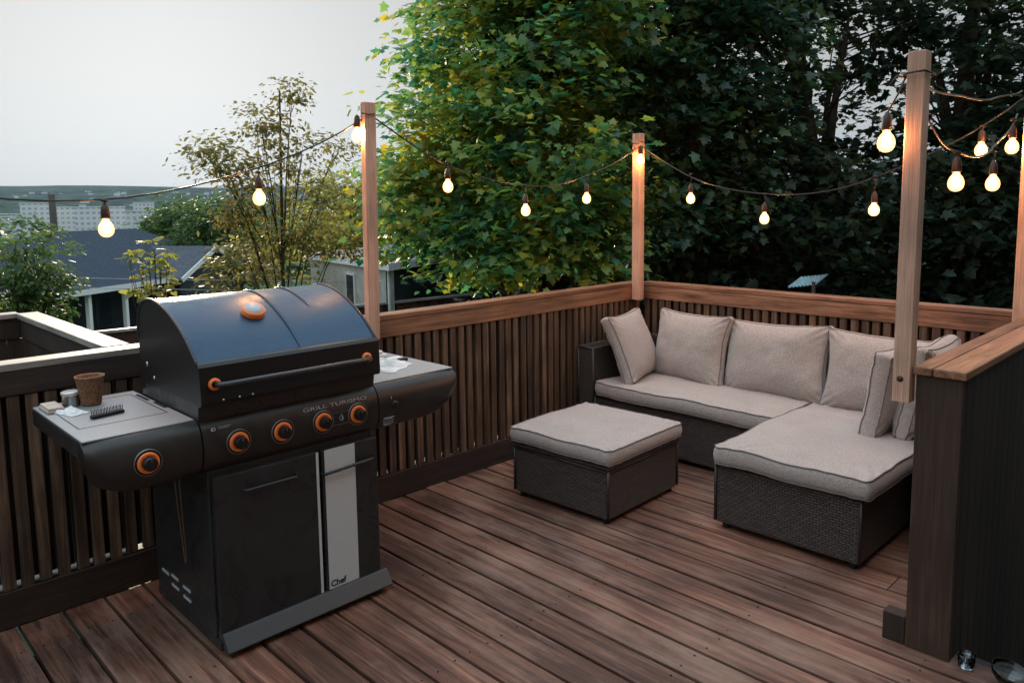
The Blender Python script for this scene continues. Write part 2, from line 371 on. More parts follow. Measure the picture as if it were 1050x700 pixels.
# ------------------------------------------------------------------ tall pine posts
def post(x0, x1, y0, y1, z0, z1, label, lean=(0, 0)):
    m = MB(); m.box(x0, x1, y0, y1, z0, z1); o = m.build('light_post', M['post'], bevel=.003); 
    me = o.data; c = Vector(((x0+x1)/2, (y0+y1)/2, z0))
    for v in me.vertices:
        v.co -= c
        v.co.x += lean[0]*v.co.z; v.co.y += lean[1]*v.co.z
    o.location = c
    tag(o, label, 'post', 'pine posts carrying the string lights'); return o
post(.006, .046, -2.435, -2.365, .93, 2.175, 'raw pine post behind the grill lid, carrying the light string', (0, .015))
post(.01, .075, -.075, -.012, .925, 2.15, 'raw pine post in the deck corner above the left end of the sofa', (0, 0))
mk = MB(); mk.lathe([(0, .003), (.009, .002), (.012, -.001)], 12, Matrix.Translation((2.488, -1.836, 1.0)) @ Matrix.Rotation(PI/2, 4, 'X'))
pst = post(2.462, 2.52, -1.835, -1.775, .915, 2.135, 'raw pine post on the near end of the boarded half wall, ending in a knot', (.004, 0))
mk.build('knot', M['socket'], pst)
post(2.495, 2.562, -.30, -.235, .925, 2.30, 'raw pine post at the right edge where half wall and back railing meet', (0, 0))

# ------------------------------------------------------------------ string lights
def sag(a, b, dip, n=24):
    a = Vector(a); b = Vector(b); out = []
    for i in range(n+1):
        t = i/n; p = a.lerp(b, t); p.z -= 4*dip*t*(1-t); p.x += .004*math.sin(t*23); p.z += .004*math.sin(t*17+1); out.append(p)
    return out
def at_t(pts, key, val):
    return min(pts, key=lambda p: abs(p[key]-val))
def string(label, pts, bulbs, key, extra=(), r=.0042):
    e = empty('string_light', pts[0], label, 'string light', 'string lights between the pine posts')
    m = MB(); m.tube(pts, r, 6)
    for ex in extra: m.tube(ex, r, 6)
    m.build('cord', M['cable'], e)
    for val, zb, *off in bulbs:      # zb = z of the bulb centre
        p = at_t(pts, key, val).copy(); p[key] = val
        ox, oy = off if off else (0, 0)
        top = zb + .085
        m = MB()
        q = Vector((p.x+ox, p.y+oy, top))
        m.tube([p, p.lerp(q, .5)+Vector((.004, 0, 0)), q], .0032, 6)
        Mt = Matrix.Translation((q.x, q.y, zb))
        m.lathe([(0, .09), (.006, .088), (.010, .078), (.015, .072), (.017, .05), (.0175, .028), (.015, .024), (0, .024)], 16, Mt)
        m.lathe([(0, .006), (.012, .006), (.013, 0), (.012, -.006), (0, -.006)], 12, Matrix.Translation(p))
        s = m.build('socket', M['socket'], e)
        m = MB(); m.lathe([(0, .026), (.011, .024), (.014, .016), (.022, .006), (.0275, -.006), (.0295, -.02), (.027, -.034), (.019, -.045), (.009, -.05), (0, -.051)], 20, Mt)
        bo = m.build('bulb', M['bulb'], s); bo.visible_shadow = True
        m = MB(); m.lathe([(0, .02), (.005, .016), (.010, .004), (.0145, -.010), (.0145, -.020), (.010, -.030), (0, -.034)], 14, Mt); m.build('filament', M['filament'], bo)
    return e
X0 = .02
# left off-frame -> left post: passes (y -3.69, z 1.74)
s1 = sag((X0, -5.6, 2.3), (X0, -2.40, 2.10), .52)
string('string light cord at far left crossing the sky, with three bulbs before the grill post', s1, [(-3.673, 1.575), (-3.0, 1.70), (-2.445, 2.02)], 1,
       extra=[[(X0+.03, -2.44, 2.115), (.055, -2.40, 2.11), (.05, -2.36, 2.115), (.0, -2.355, 2.11)]])
s2 = sag((X0, -2.38, 2.12), (X0+.02, -.05, 2.06), .33)
string('string light cord sagging from grill post to corner post, before the maple', s2, [(-1.849, 1.765), (-1.219, 1.62), (-.623, 1.695), (-.13, 1.97, .07, .02)], 1,
       extra=[[(.08, -.08, 2.09), (.085, -.04, 2.085), (.04, 0, 2.09), (0, -.02, 2.085), (.0, -.08, 2.08), (.08, -.085, 2.075)]])
s3 = sag((.06, -.04, 2.06), (2.50, -.235, 2.14), .42)
string('string light cord sagging from the corner post over the sofa to the right edge', s3, [(.508, 1.685), (1.082, 1.548), (1.772, 1.60), (2.30, 1.90)], 0)
s4 = sag((2.49, -1.77, 1.95), (2.46, -.25, 2.05), .19)
string('doubled string light cord drooping above the boarded half wall, right of its post', s4, [(-1.284, 1.715), (-.671, 1.72), (-.34, 1.90)], 1)
s5 = sag((2.455, -1.80, 2.06), (2.47, -.235, 2.16), .06)
string('upper string light cord tied round the top of the half wall post', s5, [(-1.80, 1.85, -.045, -.04)], 1,
       extra=[[(2.455, -1.85, 2.06), (2.528, -1.85, 2.063), (2.535, -1.765, 2.06), (2.45, -1.76, 2.058), (2.44, -1.85, 2.055), (2.43, -1.87, 2.03)]])

# ------------------------------------------------------------------ cushions
def rr(x, y, w, d, r):
    qx = max(-(w/2-r), min(w/2-r, x)); qy = max(-(d/2-r), min(d/2-r, y)); dx, dy = x-qx, y-qy; l = math.hypot(dx, dy)
    if l > r: dx, dy = dx*r/l, dy*r/l
    return qx+dx, qy+dy
def cushion(name, w, d, t, puff, Mx, parent=None, n=30, wr=.004, pinch=0.0, seed=0, r=.03, sagamt=.0, waves=0.0):
    def P(a, b, c):   # a,b in -1..1 plan, c -1..1 height
        x, y = a*w/2, b*d/2
        x *= 1 - pinch*(1-b*b); y *= 1 - pinch*(1-a*a)
        x, y = rr(x, y, w, d, r)
        f = (1-abs(a)**3)*(1-abs(b)**3)
        z = c*(t/2 + puff*f**.7)
        nz = noise.noise(Vector((x*6+seed*3.1, y*6, seed+c*.3)))*wr + noise.noise(Vector((x*17+seed, y*17, seed*2)))*wr*.35
        edge = max(abs(a), abs(b))
        z += nz*(1 if c > 0 else .5)
        z += waves*math.sin(a*5.3+seed)*math.sin(b*4.1+seed*2)*edge**4
        z -= sagamt*f
        # radiating creases near corners
        cr = max(0, abs(a)+abs(b)-1.05)
        z += .011*cr*math.sin(28*(abs(a)-abs(b))+seed)*c*(1 if edge < .97 else .2)
        return Vector((x, y, z))
    m = MB(); vs = []; fs = []
    for c in (1, -1):
        base = len(vs)
        for i in range(n+1):
            for j in range(n+1):
                a = math.sin((i/n-.5)*PI); b = math.sin((j/n-.5)*PI)
                vs.append(P(a, b, c))
        for i in range(n):
            for j in range(n):
                q = (base+i*(n+1)+j, base+(i+1)*(n+1)+j, base+(i+1)*(n+1)+j+1, base+i*(n+1)+j+1)
                fs.append(q if c > 0 else q[::-1])
    per = [(i, 0) for i in range(n)] + [(n, j) for j in range(n)] + [(i, n) for i in range(n, 0, -1)] + [(0, j) for j in range(n, 0, -1)]
    idx = [i*(n+1)+j for i, j in per]; top = [vs[k] for k in idx]; bot = [vs[k+(n+1)**2] for k in idx]
    K = len(per); rows = [idx]
    for s in (.25, .5, .75):
        row = []
        for k in range(K):
            p = top[k].lerp(bot[k], s); o = Vector((p.x/w, p.y/d, 0)).normalized()
            bulge = .011*math.sin(s*PI) + .0025*noise.noise(Vector((p.x*14+seed, p.y*14, s*4)))
            row.append(len(vs)); vs.append(p+o*bulge)
        rows.append(row)
    rows.append([k+(n+1)**2 for k in idx])
    for a, b in zip(rows[:-1], rows[1:]):
        for k in range(K): fs.append((a[k], b[k], b[(k+1) % K], a[(k+1) % K]))
    m.add([Mx @ v for v in vs], fs, True)
    o = m.build(name, M['fabric'], parent)
    m = MB()
    for loop in (top, bot): m.tube([Mx @ (v*1.0+Vector((v.x/w, v.y/d, 0)).normalized()*.002) for v in loop], .0034, 6, closed=True)
    m.build('piping', M['piping'], o)
    return o
def frame(loc, xaxis, yaxis):
    x = Vector(xaxis).normalized(); z = x.cross(Vector(yaxis)).normalized(); y = z.cross(x)
    return Matrix(((x.x, y.x, z.x, loc[0]), (x.y, y.y, z.y, loc[1]), (x.z, y.z, z.z, loc[2]), (0, 0, 0, 1)))

def wbox(name, x0, x1, y0, y1, z0, z1, parent, edge=True):
    m = MB(); m.box(x0, x1, y0, y1, z0, z1); o = m.build(name, M['wicker'], parent, bevel=.014, seg=3)
    if edge:
        b = MB(); r = .008
        for x in (x0, x1):
            for y in (y0, y1): b.tube([(x, y, z0+.01), (x, y, z1)], r, 6)
        for z in (z1-.004,):
            b.tube([(x0, y0, z), (x1, y0, z)], r, 6); b.tube([(x1, y0, z), (x1, y1, z)], r, 6); b.tube([(x1, y1, z), (x0, y1, z)], r, 6); b.tube([(x0, y1, z), (x0, y0, z)], r, 6)
        b.build('binding', M['strap'], o)
    return o
# ottoman (slightly turned)
e = empty('ottoman', (.77, -1.42, 0), 'low square dark rattan ottoman with grey cushion, standing alone before the sofa', 'ottoman')
o_ = wbox('wicker_base', .435, 1.085, -1.745, -1.085, .025, .285, e)
m = MB(); m.box(.425, 1.095, -1.755, -1.075, .292, .315); m.build('top_frame', M['wicker'], o_, bevel=.008)
for fx in (.47, 1.05):
    for fy in (-1.71, -1.12): m = MB(); m.lathe([(0, 0), (.02, 0), (.02, .03), (0, .03)], 10, Matrix.Translation((fx, fy, 0))); m.build('foot', M['rubber'], e)
cushion('seat_cushion', .69, .70, .075, .016, frame((.76, -1.415, .362), (1, 0, 0), (0, 1, 0)), e, seed=1, waves=.003)
e.rotation_euler = (0, 0, .035)

# sofa
e = empty('sofa', (1.2, -.4, 0), 'L-shaped dark rattan corner sofa with grey seat cushions and chaise end', 'sofa')
wbox('seat_base', .16, 1.50, -.69, -.05, .03, .33, e)
wbox('chaise_base', 1.488, 2.20, -1.36, -.05, .03, .335, e)
wbox('left_armrest', .02, .15, -.70, -.0, .03, .66, e)
wbox('right_backrest', 2.255, 2.39, -.78, -.09, .03, .74, e)
wbox('backrest', .155, 2.23, -.055, -.005, .03, .68, e, edge=False)
cushion('seat_cushion', 1.30, .66, .085, .014, frame((.825, -.385, .385), (1, 0, 0), (0, 1, 0)), e, seed=4, n=40, waves=.006, wr=.006)
cushion('chaise_cushion', .755, 1.30, .088, .013, frame((1.862, -.735, .387), (1, 0, 0), (0, 1, 0)), e, seed=7, n=44, waves=.008, wr=.007, sagamt=.004)
for fx, fy in ((.2, -.65), (1.53, -1.32), (2.16, -1.32), (1.45, -.65), (.06, -.66)): m = MB(); m.lathe([(0, 0), (.02, 0), (.02, .035), (0, .035)], 10, Matrix.Translation((fx, fy, 0))); m.build('foot', M['rubber'], e)
# loose pillows
def pillow(label, loc, xa, ya, w, h, seed, t=.05, puff=.085):
    o = cushion('back_pillow', w, h, t, puff, frame((0, 0, 0), xa, ya), None, n=34, pinch=.10, seed=seed, wr=.016, r=.035)
    o.location = loc
    tag(o, label, 'pillow', 'grey back pillows on the corner sofa'); return o
pillow('grey pillow leaning against the left armrest, leftmost on the sofa, with a small white tag', (.25, -.385, .65), (.26, -1, 0), (-.42, -.1, 1), .56, .48, 2, t=.06, puff=.065)
pillow('grey back pillow in the sofa corner, second from the left', (.585, -.175, .645), (1, -.16, 0), (0, .24, 1), .63, .49, 3)
pillow('wide grey back pillow in the middle of the sofa back', (1.205, -.17, .635), (1, -.02, 0.03), (0, .22, 1), .70, .49, 5)
pillow('grey back pillow partly behind the half wall post, beside the chaise', (1.87, -.18, .635), (1, .05, -.02), (0, .22, 1), .68, .48, 6)
pillow('grey pillow against the right backrest, mostly hidden behind the upright pillow', (2.165, -.42, .67), (.0, -1, 0), (.18, 0, 1), .52, .49, 8)
o = pillow('upright grey pillow seen edge on near the front of the chaise', (2.03, -.50, .645), (-.08, -1, 0), (.17, 0, 1), .48, .46, 9, t=.085, puff=.04)
m = MB(); m.box(-.018, .018, -.002, .002, -.012, .014, Matrix.Translation((.40, -.56, .452)) @ Matrix.Rotation(.9, 4, 'Z') @ Matrix.Rotation(.9, 4, 'X'))
p1 = [o for o in col.objects if o.name == 'back_pillow'][0]
m.build('care_tag', M['tagwhite'], p1)

# ------------------------------------------------------------------ grill
def text_mesh(name, s, size, Mx, mat, parent, ext=.0006, bold=0.0, sx=1.0, shear=0.0):
    cu = bpy.data.curves.new('tmp_text', 'FONT'); cu.body = s; cu.size = size; cu.extrude = ext; cu.offset = bold; cu.shear = shear
    t = bpy.data.objects.new('tmp_text', cu); col.objects.link(t)
    dg = bpy.context.evaluated_depsgraph_get(); me = bpy.data.meshes.new_from_object(t.evaluated_get(dg))
    bpy.data.objects.remove(t); bpy.data.curves.remove(cu)
    me.transform(Mx @ Matrix.Diagonal((sx, 1, 1, 1))); me.name = name
    me.materials.clear(); me.materials.append(mat)
    o = bpy.data.objects.new(name, me); col.objects.link(o)
    if parent: o.parent = parent; o.matrix_parent_inverse = parent_inv(parent)
    return o
G = empty('gas_grill', (.5, -3.27, 0), 'black gas grill with blue sheen lid, orange ringed knobs and two side shelves', 'grill')
YL, YR = -3.635, -2.895
# cart
m = MB(); m.box(.18, .755, YL+.02, YR-.015, .06, .70); cart = m.build('cart', M['gcart'], G, bevel=.006)
for i, (vx, vz) in enumerate([(.28, .155), (.38, .165), (.38, .125), (.50, .16), (.50, .12)]):
    m = MB(); m.box(vx-.035, vx+.035, YL+.0165, YL+.0195, vz-.005, vz+.005); m.build('vent_slot', M['stripe'], cart)
# doors
dy = (YL+.03, -3.183, -3.168, YR-.012)
m = MB(); m.box(.757, .785, dy[0], dy[1], .085, .672); dl = m.build('door', M['gcart'], G, bevel=.004)
m = MB(); m.tube([(.786, -3.50, .605), (.803, -3.49, .603), (.803, -3.29, .603), (.786, -3.28, .605)], .006, 8); m.build('door_handle', M['gblack'], dl)
m = MB(); m.box(.757, .785, dy[2]-.001, dy[3], .085, .672); dr = m.build('door', M['gcart'], G, bevel=.004)
m = MB(); m.box(.7862, .7885, -3.158, -3.018, .088, .671); m.build('pale_strip', M['stripe'], dr)
m = MB(); m.box(.7862, .7885, -3.196, -3.185, .088, .671); m.build('pale_strip', M['stripe'], dl)
m = MB(); m.tube([(.786, -3.174, .580), (.806, -3.165, .580), (.806, -2.945, .590), (.786, -2.93, .592)], .0065, 8); m.build('door_handle', M['gblack'], dr)
FR = lambda y, z, x: Matrix(((0, 0, 1, x), (1, 0, 0, y), (0, 1, 0, z), (0, 0, 0, 1)))   # text plane facing +x, reading along +y
text_mesh('lettering', 'Chef', .036, FR(-3.152, .098, .789), M['knob'], dr, bold=.0008)
# bottom ledge
m = MB(); m.prism_y([(.70, .022), (.832, .022), (.838, .03), (.794, .086), (.70, .086)], YL+.03, YR+.012); m.build('bottom_ledge', M['ledge'], G, bevel=.003)
m = MB(); m.box(.17, .79, YL+.022, YR-.008, .022, .0595); m.build('bottom_frame', M['gcart'], G, bevel=.004)
for cx in (.22, .74):
    for cy in (YL+.07, YR-.07):
        m = MB(); m.lathe([(0, -.012), (.024, -.012), (.027, -.008), (.027, .008), (.024, .012), (0, .012)], 16, Matrix.Translation((cx, cy, .027)) @ Matrix.Rotation(PI/2, 4, 'X')); m.build('caster', M['rubber'], G)
# control panel: bulged profile
def fascia(y0, y1, x0=.70):
    return [(x0, .70), (.742, .688), (.765, .70), (.785, .735), (.794, .775), (.792, .82), (.780, .855), (.762, .878), (.745, .887), (x0, .889)]
m = MB(); m.prism_y(fascia(0, 0), YL+.002, YR-.002, smooth=False); cp = m.build('control_panel', M['gpanel'], G)
def smooth_profile(prof, it=2):
    for _ in range(it):
        out = [prof[0]]
        for a, b in zip(prof[:-1], prof[1:]):
            out.append((a[0]*.75+b[0]*.25, a[1]*.75+b[1]*.25)); out.append((a[0]*.25+b[0]*.75, a[1]*.25+b[1]*.75))
        out.append(prof[-1]); prof = out
    return prof
def shade_auto(o, ang=35):
    bm = bmesh.new(); bm.from_mesh(o.data)
    bmesh.ops.remove_doubles(bm, verts=bm.verts, dist=1e-5); bmesh.ops.recalc_face_normals(bm, faces=bm.faces)
    for f in bm.faces: f.smooth = True
    for ed in bm.edges: ed.smooth = ed.calc_face_angle(0) < math.radians(ang)
    bm.to_mesh(o.data); bm.free()
bpy.data.objects.remove(cp)
prof = smooth_profile(fascia(0, 0), 2)
m = MB(); m.prism_y(prof, YL+.002, YR-.002); cp = m.build('control_panel', M['gpanel'], G); shade_auto(cp)
# side shelves: fascia, end and inset top
def shelf(y0, y1, outer, name):
    """outer = -1 left shelf, +1 right shelf"""
    m = MB()
    n = 14; rows = []
    yi = y1 if outer < 0 else y0; yo = y0 if outer < 0 else y1
    W = abs(yo-yi)
    for i in range(n+1):
        t = i/n; y = yi+(yo-yi)*t
        # fascia hangs less deep towards its outer end with a rounded corner
        k = max(0, (t-.55)/.45); drop = .115*(1-math.sqrt(max(0, 1-k*k)))
        pull = .022*k**2
        rows.append([(x-pull*(1 if x > .72 else 0), y, z if z > .87 else .875-(.875-z)*(1-drop/.20)) for x, z in prof])
    vs = [p for r_ in rows for p in r_]; K = len(prof); fs = []
    for i in range(n):
        for j in range(K):
            a, b = i*K+j, i*K+(j+1) % K; fs.append((a, b, b+K, a+K))
    fs += [tuple(range(K)), tuple(n*K+j for j in range(K))]
    m.add(vs, fs, True); f = m.build('shelf_fascia', M['gpanel'], G); shade_auto(f)
    m = MB(); m.prism_y([(.115, .825), (.70, .825), (.70, .882), (.115, .882)], y0, y1); m.build('shelf_body', M['gpanel'], G, bevel=.004)
    return f
fL = shelf(-4.005, YL-.004, -1, 'l'); fR = shelf(YR+.004, -2.445, 1, 'r')
for (y0, y1) in ((-4.003, YL-.006), (YR+.006, -2.447)):
    m = MB(); m.box(.112, .742, y0, y1, .8835, .8915); st = m.build('shelf_top', M['shelf'], G, bevel=.003)
    if y0 < -3.9:   # recessed lid over the side burner: dark groove lines
        m = MB()
        a, b, c_, d = .175, .575, y0+.035, y1-.03
        for q in ((a, b, c_, c_+.004), (a, b, d-.004, d), (a, a+.004, c_+.0042, d-.0042), (b-.004, b, c_+.0042, d-.0042)): m.box(*q, .8918, .8922)
        m.build('groove', M['knob'], st)
        m = MB(); m.box(.20, .33, y1-.022, y1-.010, .8918, .8930); m.box(.38, .50, y1-.016, y1-.004, .8918, .893); m.build('vent_slots', M['knob'], st)
# knobs
def knob(y, z, par, R=.036, pattern=0):
    x = .7925; Mx = Matrix(((0, 0, 1, x), (1, 0, 0, y), (0, 1, 0, z), (0, 0, 0, 1)))
    m = MB(); m.lathe([(R+.010, -.006), (R+.010, .0035), (R+.0075, .004), (R+.0075, -.006)], 40, Mx); bz = m.build('knob_bezel', M['bezel'], par)
    m = MB(); m.lathe([(R+.0078, -.004), (R+.0078, .002), (R, .0022), (.0, .0022)], 40, Mx); m.build('backplate', M['knob'], bz)
    m = MB(); m.lathe([(R, .002), (R, .007), (R-.003, .009), (R-.0135, .009), (R-.0135, .003)], 40, Mx); m.build('orange_ring', M['orange'], bz)
    m = MB(); m.lathe([(R-.0130, .002), (R-.0130, .030), (R-.0145, .034), (0, .034)], 36, Mx)
    m.box(-.005, .005, -R+.0165, R-.0165, .030, .037, Mx)
    kb = m.build('knob', M['knob'], bz, bevel=.001)
    m = MB(); m.box(-.0008, .0008, .010, R-.018, .0371, .0374, Mx); m.build('pointer_mark', M['print'], kb)
for y in (-3.507, -3.334, -3.160, -3.000): knob(y, .790, cp)
knob(-3.822, .790, fL)
# joined bezel lines between the two right knobs + flame mark
m = MB()
for z in (.815, .765): m.box(.7945, .7955, -3.118, -3.042, z-.001, z+.001)
m.build('bezel_link', M['bezel'], cp)
def flat(poly, x, y, z, s, name, mat, par):
    m = MB(); vs = [(x, y+a*s, z+b*s) for a, b in poly]+[(x+.0008, y+a*s, z+b*s) for a, b in poly]; n = len(poly)
    m.add(vs, [tuple(range(n)), tuple(range(n, 2*n))]+[(i, (i+1) % n, n+(i+1) % n, n+i) for i in range(n)]); return m.build(name, mat, par)
flat([(.0, -.9), (.45, -.7), (.62, -.2), (.4, .3), (.1, 1.0), (-.02, .4), (.2, .0), (.15, -.4)], .7943, -3.078, .792, .017, 'flame_mark', M['print'], cp)
flat([(-.1, -.85), (-.5, -.6), (-.65, -.1), (-.4, .45), (-.1, .8), (-.25, .2), (-.32, -.2), (-.2, -.6)], .7943, -3.078, .792, .017, 'flame_mark', simple('teal_print', (.10,.2,.22), .5), cp)
# lettering on the panel face (slightly leaned back)
def leanFR(y, z, x, a=-.28):
    return Matrix.Translation((x, y, z)) @ Matrix.Rotation(a, 4, 'Y') @ Matrix(((0, 0, 1, 0), (1, 0, 0, 0), (0, 1, 0, 0), (0, 0, 0, 1)))
text_mesh('lettering', 'GRILL TURISMO', .0205, leanFR(-3.243, .843, .7885, -.38), M['print'], cp, sx=2.02, ext=.0008)
text_mesh('lettering', 'iD', .018, leanFR(-3.603, .847, .7875, -.38), M['print'], cp, bold=.0006, ext=.0008)
m = MB()
for (a, b, z) in ((-3.576, -3.530, .858), (-3.576, -3.537, .852)): m.box(.7866, .7876, a, b, z-.0012, z+.0012)
m.build('small_print', M['print'], cp)
m = MB()
for (a, b, z) in ((-2.870, -2.815, .742), (-2.870, -2.825, .737), (-2.872, -2.812, .727), (-2.868, -2.82, .722), (-2.872, -2.815, .715), (-2.866, -2.83, .710)): m.box(.782, .7845 if z < .73 else .7915, a, b, z-.0009, z+.0009)
m.build('small_print', M['print'], fR)
m = MB(); m.lathe([(.018, -.004), (.018, .006), (.015, .009), (0, .009)], 24, Matrix(((0, 0, 1, .789), (1, 0, 0, -2.812), (0, 1, 0, .792), (0, 0, 0, 1)))); m.build('igniter_button', M['knob'], fR)
flat([(0, -.8), (.4, -.3), (.1, 1), (-.35, .1)], .7915, -2.83, .826, .009, 'flame_mark', M['print'], fR)
# firebox + lid
m = MB(); m.prism_y([(.20, .70), (.70, .70), (.735, .80), (.76, .90), (.768, .944), (.208, .944)], YL+.0005, YR-.0005); m.build('firebox', M['gblack'], G, bevel=.004)
lp = smooth_profile([(.205, 1.12), (.21, 1.20), (.245, 1.262), (.33, 1.292), (.45, 1.283), (.57, 1.243), (.69, 1.175), (.775, 1.098)], 3)
lidp = lp + [(.783, 1.085)]
bot = [(.79, .94), (.205, .94)]
# lid barrel
vs = lidp
m = MB(); n = len(lidp)
m.add([(x, YL+.002, z) for x, z in lidp]+[(x, YR-.002, z) for x, z in lidp], [(i, i+1, n+i+1, n+i) for i in range(n-1)], True)
lid = m.build('lid', M['lid'], G)
# end caps (inset panels) and skirt
full = lidp + [(.797, 1.08), (.797, .938), (.206, .938)]
for ya, yb in ((YL-.004, YL+.010), (YR-.010, YR+.004)):
    m = MB(); m.prism_y([(x, z-.001) for x, z in lidp] + [(.786, .945), (.206, .945)], ya+.003, yb-.003); m.build('end_panel', M['skirt'], lid, bevel=.002)
for ya in (YL-.0015, YR+.0015): m = MB(); m.tube([(x, ya, z+.001) for x, z in lidp], .0055, 8); m.build('rim', M['gblack'], lid)
m = MB(); m.prism_y([(.772, 1.098), (.790, 1.093), (.800, 1.082), (.806, .955), (.798, .940), (.772, .940)], YL-.004, YR+.004); m.build('lid_skirt', M['skirt'], lid, bevel=.003)
# raised ribs on lid
for yy, t0, t1 in ((-3.235, .30, .97), (-3.09, .28, .72)):
    i0, i1 = int(t0*n), int(t1*n); seg = lidp[i0:i1]
    k = len(seg); rs = [.006*math.sin(PI*min(1, max(0.04, i/(k-1))))**.5+.001 for i in range(k)]
    m = MB(); m.tube([(x, yy, z+.0005) for x, z in seg], rs, 8); m.build('rib', M['lid'], lid)
# badge / thermometer
Mb = Matrix.Translation((.60, -3.335, 1.232)) @ Matrix.Rotation(.52, 4, 'Y')
m = MB(); m.lathe([(.044, -.008), (.046, .010), (.043, .017), (.037, .018)], 36, Mb); bd = m.build('thermometer', M['orange'], lid)
m = MB(); m.lathe([(.038, .010), (.038, .0185), (.0, .0195)], 36, Mb); m.build('glass_face', simple('dial_face', (.45,.45,.46), .5), bd)
# lid handle
m = MB(); hp = [(.806, -3.585, 1.020), (.840, -3.583, 1.020), (.858, -3.56, 1.022), (.866, -3.45, 1.024), (.869, -3.3, 1.024), (.869, -3.2, 1.024), (.866, -3.09, 1.024), (.858, -2.985, 1.022), (.840, -2.962, 1.020), (.806, -2.960, 1.020)]
m.tube(hp, .0115, 14); hd = m.build('lid_handle', M['gblack'], lid)
for yy in (-3.590, -2.958):
    m = MB(); m.lathe([(.013, 0), (.022, .0), (.022, .008), (.0125, .009)], 28, Matrix(((0, 0, 1, .806), (1, 0, 0, yy), (0, 1, 0, 1.020), (0, 0, 0, 1)))); m.build('orange_ring', M['orange'], hd)
m = MB()
for yy in (-3.45, -3.56, -3.50): m.lathe([(.0, .003), (.0035, .002), (.004, 0)], 8, Matrix(((0, 0, 1, .806), (1, 0, 0, yy), (0, 1, 0, .958), (0, 0, 0, 1))))
m.build('rivets', M['steel'], lid)
m = MB(); m.lathe([(.0, .004), (.008, .002), (.009, 0)], 10, Matrix.Translation((.30, YL-.006, 1.03)) @ Matrix.Rotation(PI/2, 4, 'X')); m.lathe([(.0, .004), (.006, .002), (.007, 0)], 10, Matrix.Translation((.37, YL-.006, .985)) @ Matrix.Rotation(PI/2, 4, 'X')); m.build('hinge_bolt', M['steel'], lid)
# gas hose loop hanging at the side, from under the left shelf
m = MB(); m.tube([(.52, -3.66, .80), (.545, -3.655, .66), (.56, -3.65, .48), (.575, -3.645, .33), (.585, -3.645, .30), (.595, -3.645, .33), (.592, -3.65, .5), (.60, -3.655, .62), (.60, -3.66, .70)], .0018, 6)
m.build('hanging_wire', M['copper'], G)
m = MB()
for p in ((.60, .68), (.645, .69), (.60, .645)): m.lathe([(0, .004), (.005, .002), (.006, 0)], 8, Matrix.Translation((p[0], YL+.01, p[1])) @ Matrix.Rotation(PI/2, 4, 'X'))
m.build('screws', M['steel'], G)

# things on the left shelf
ZS = .8922
e = empty('peat_pot', (.235, -3.832, ZS), 'small round brown peat plant pot on the left grill shelf', 'plant pot')
Mt = Matrix.Translation((.235, -3.832, ZS))
m = MB(); m.lathe([(0, .001), (.033, .001), (.036, .006), (.049, .105), (.0525, .106), (.0525, .113), (.048, .113), (.046, .105), (.034, .02), (0, .02)], 32, Mt); m.build('pot_wall', M['peat'], e)
e = empty('tin_can', (.205, -3.888, ZS), 'short metal tin with pale rim standing left of the peat pot', 'tin')
Mt = Matrix.Translation((.205, -3.893, ZS))
m = MB(); m.lathe([(0, .001), (.030, .001), (.031, .004), (.0305, .048), (.033, .05), (.033, .054), (.030, .055), (.029, .048), (.029, .01), (0, .01)], 32, Mt); m.build('tin_body', M['tin'], e)
m = MB(); m.lathe([(.0335, .045), (.034, .05), (.034, .056), (.031, .0575), (0, .056)], 32, Mt); m.build('tin_lid', simple('tin_lid', (.62,.6,.57), .35, .6), e)
# small tray / booklet back left and crumpled foil pack
m = MB(); m.box(.155, .285, -3.992, -3.932, ZS, ZS+.012); m.box(.158, .282, -3.988, -3.936, ZS+.0125, ZS+.020)
o = m.build('paper_box', simple('kraft_card', (.5,.4,.33), .7), bevel=.003); tag(o, 'small flat cardboard packet at the back left corner of the grill shelf', 'packet')
def crumple(name, cx, cy, z, w, d, h, seed, mat, rot=0, n=16):
    vs = []; fs = []
    for s in (1, 0):
        for i in range(n+1):
            for j in range(n+1):
                a, b = i/n*2-1, j/n*2-1
                ed = 1-max(abs(a), abs(b))**4
                q = noise.noise(Vector((a*2.3+seed, b*2.3, seed)))*.8+noise.noise(Vector((a*6+seed, b*6, 1)))*.35
                zz = (h*(.55+q)*ed + .001)*s + (0 if s else 0)
                rx = a*w/2*(1+.12*noise.noise(Vector((b*2, seed, 0)))); ry = b*d/2*(1+.15*noise.noise(Vector((a*2, seed, 4))))
                vs.append(Vector((cx, cy, z)) + Matrix.Rotation(rot, 3, 'Z') @ Vector((rx, ry, max(.0005, zz)+.0008*s)))
    N = (n+1)**2
    for s in (0, 1):
        for i in range(n):
            for j in range(n):
                q = (i*(n+1)+j, (i+1)*(n+1)+j, (i+1)*(n+1)+j+1, i*(n+1)+j+1); fs.append(tuple(k+s*N for k in q))
    per = [(i, 0) for i in range(n)] + [(n, j) for j in range(n)] + [(i, n) for i in range(n, 0, -1)] + [(0, j) for j in range(n, 0, -1)]
    idx = [i*(n+1)+j for i, j in per]
    for k in range(len(idx)): a, b = idx[k], idx[(k+1) % len(idx)]; fs.append((a, b, b+N, a+N))
    m = MB(); m.add(vs, fs, False); return m.build(name, mat)
o = crumple('napkin', .315, -3.925, ZS, .12, .065, .018, 2.2, M['paper'], .3); tag(o, 'small crumpled white napkin in front of the tin', 'napkin')
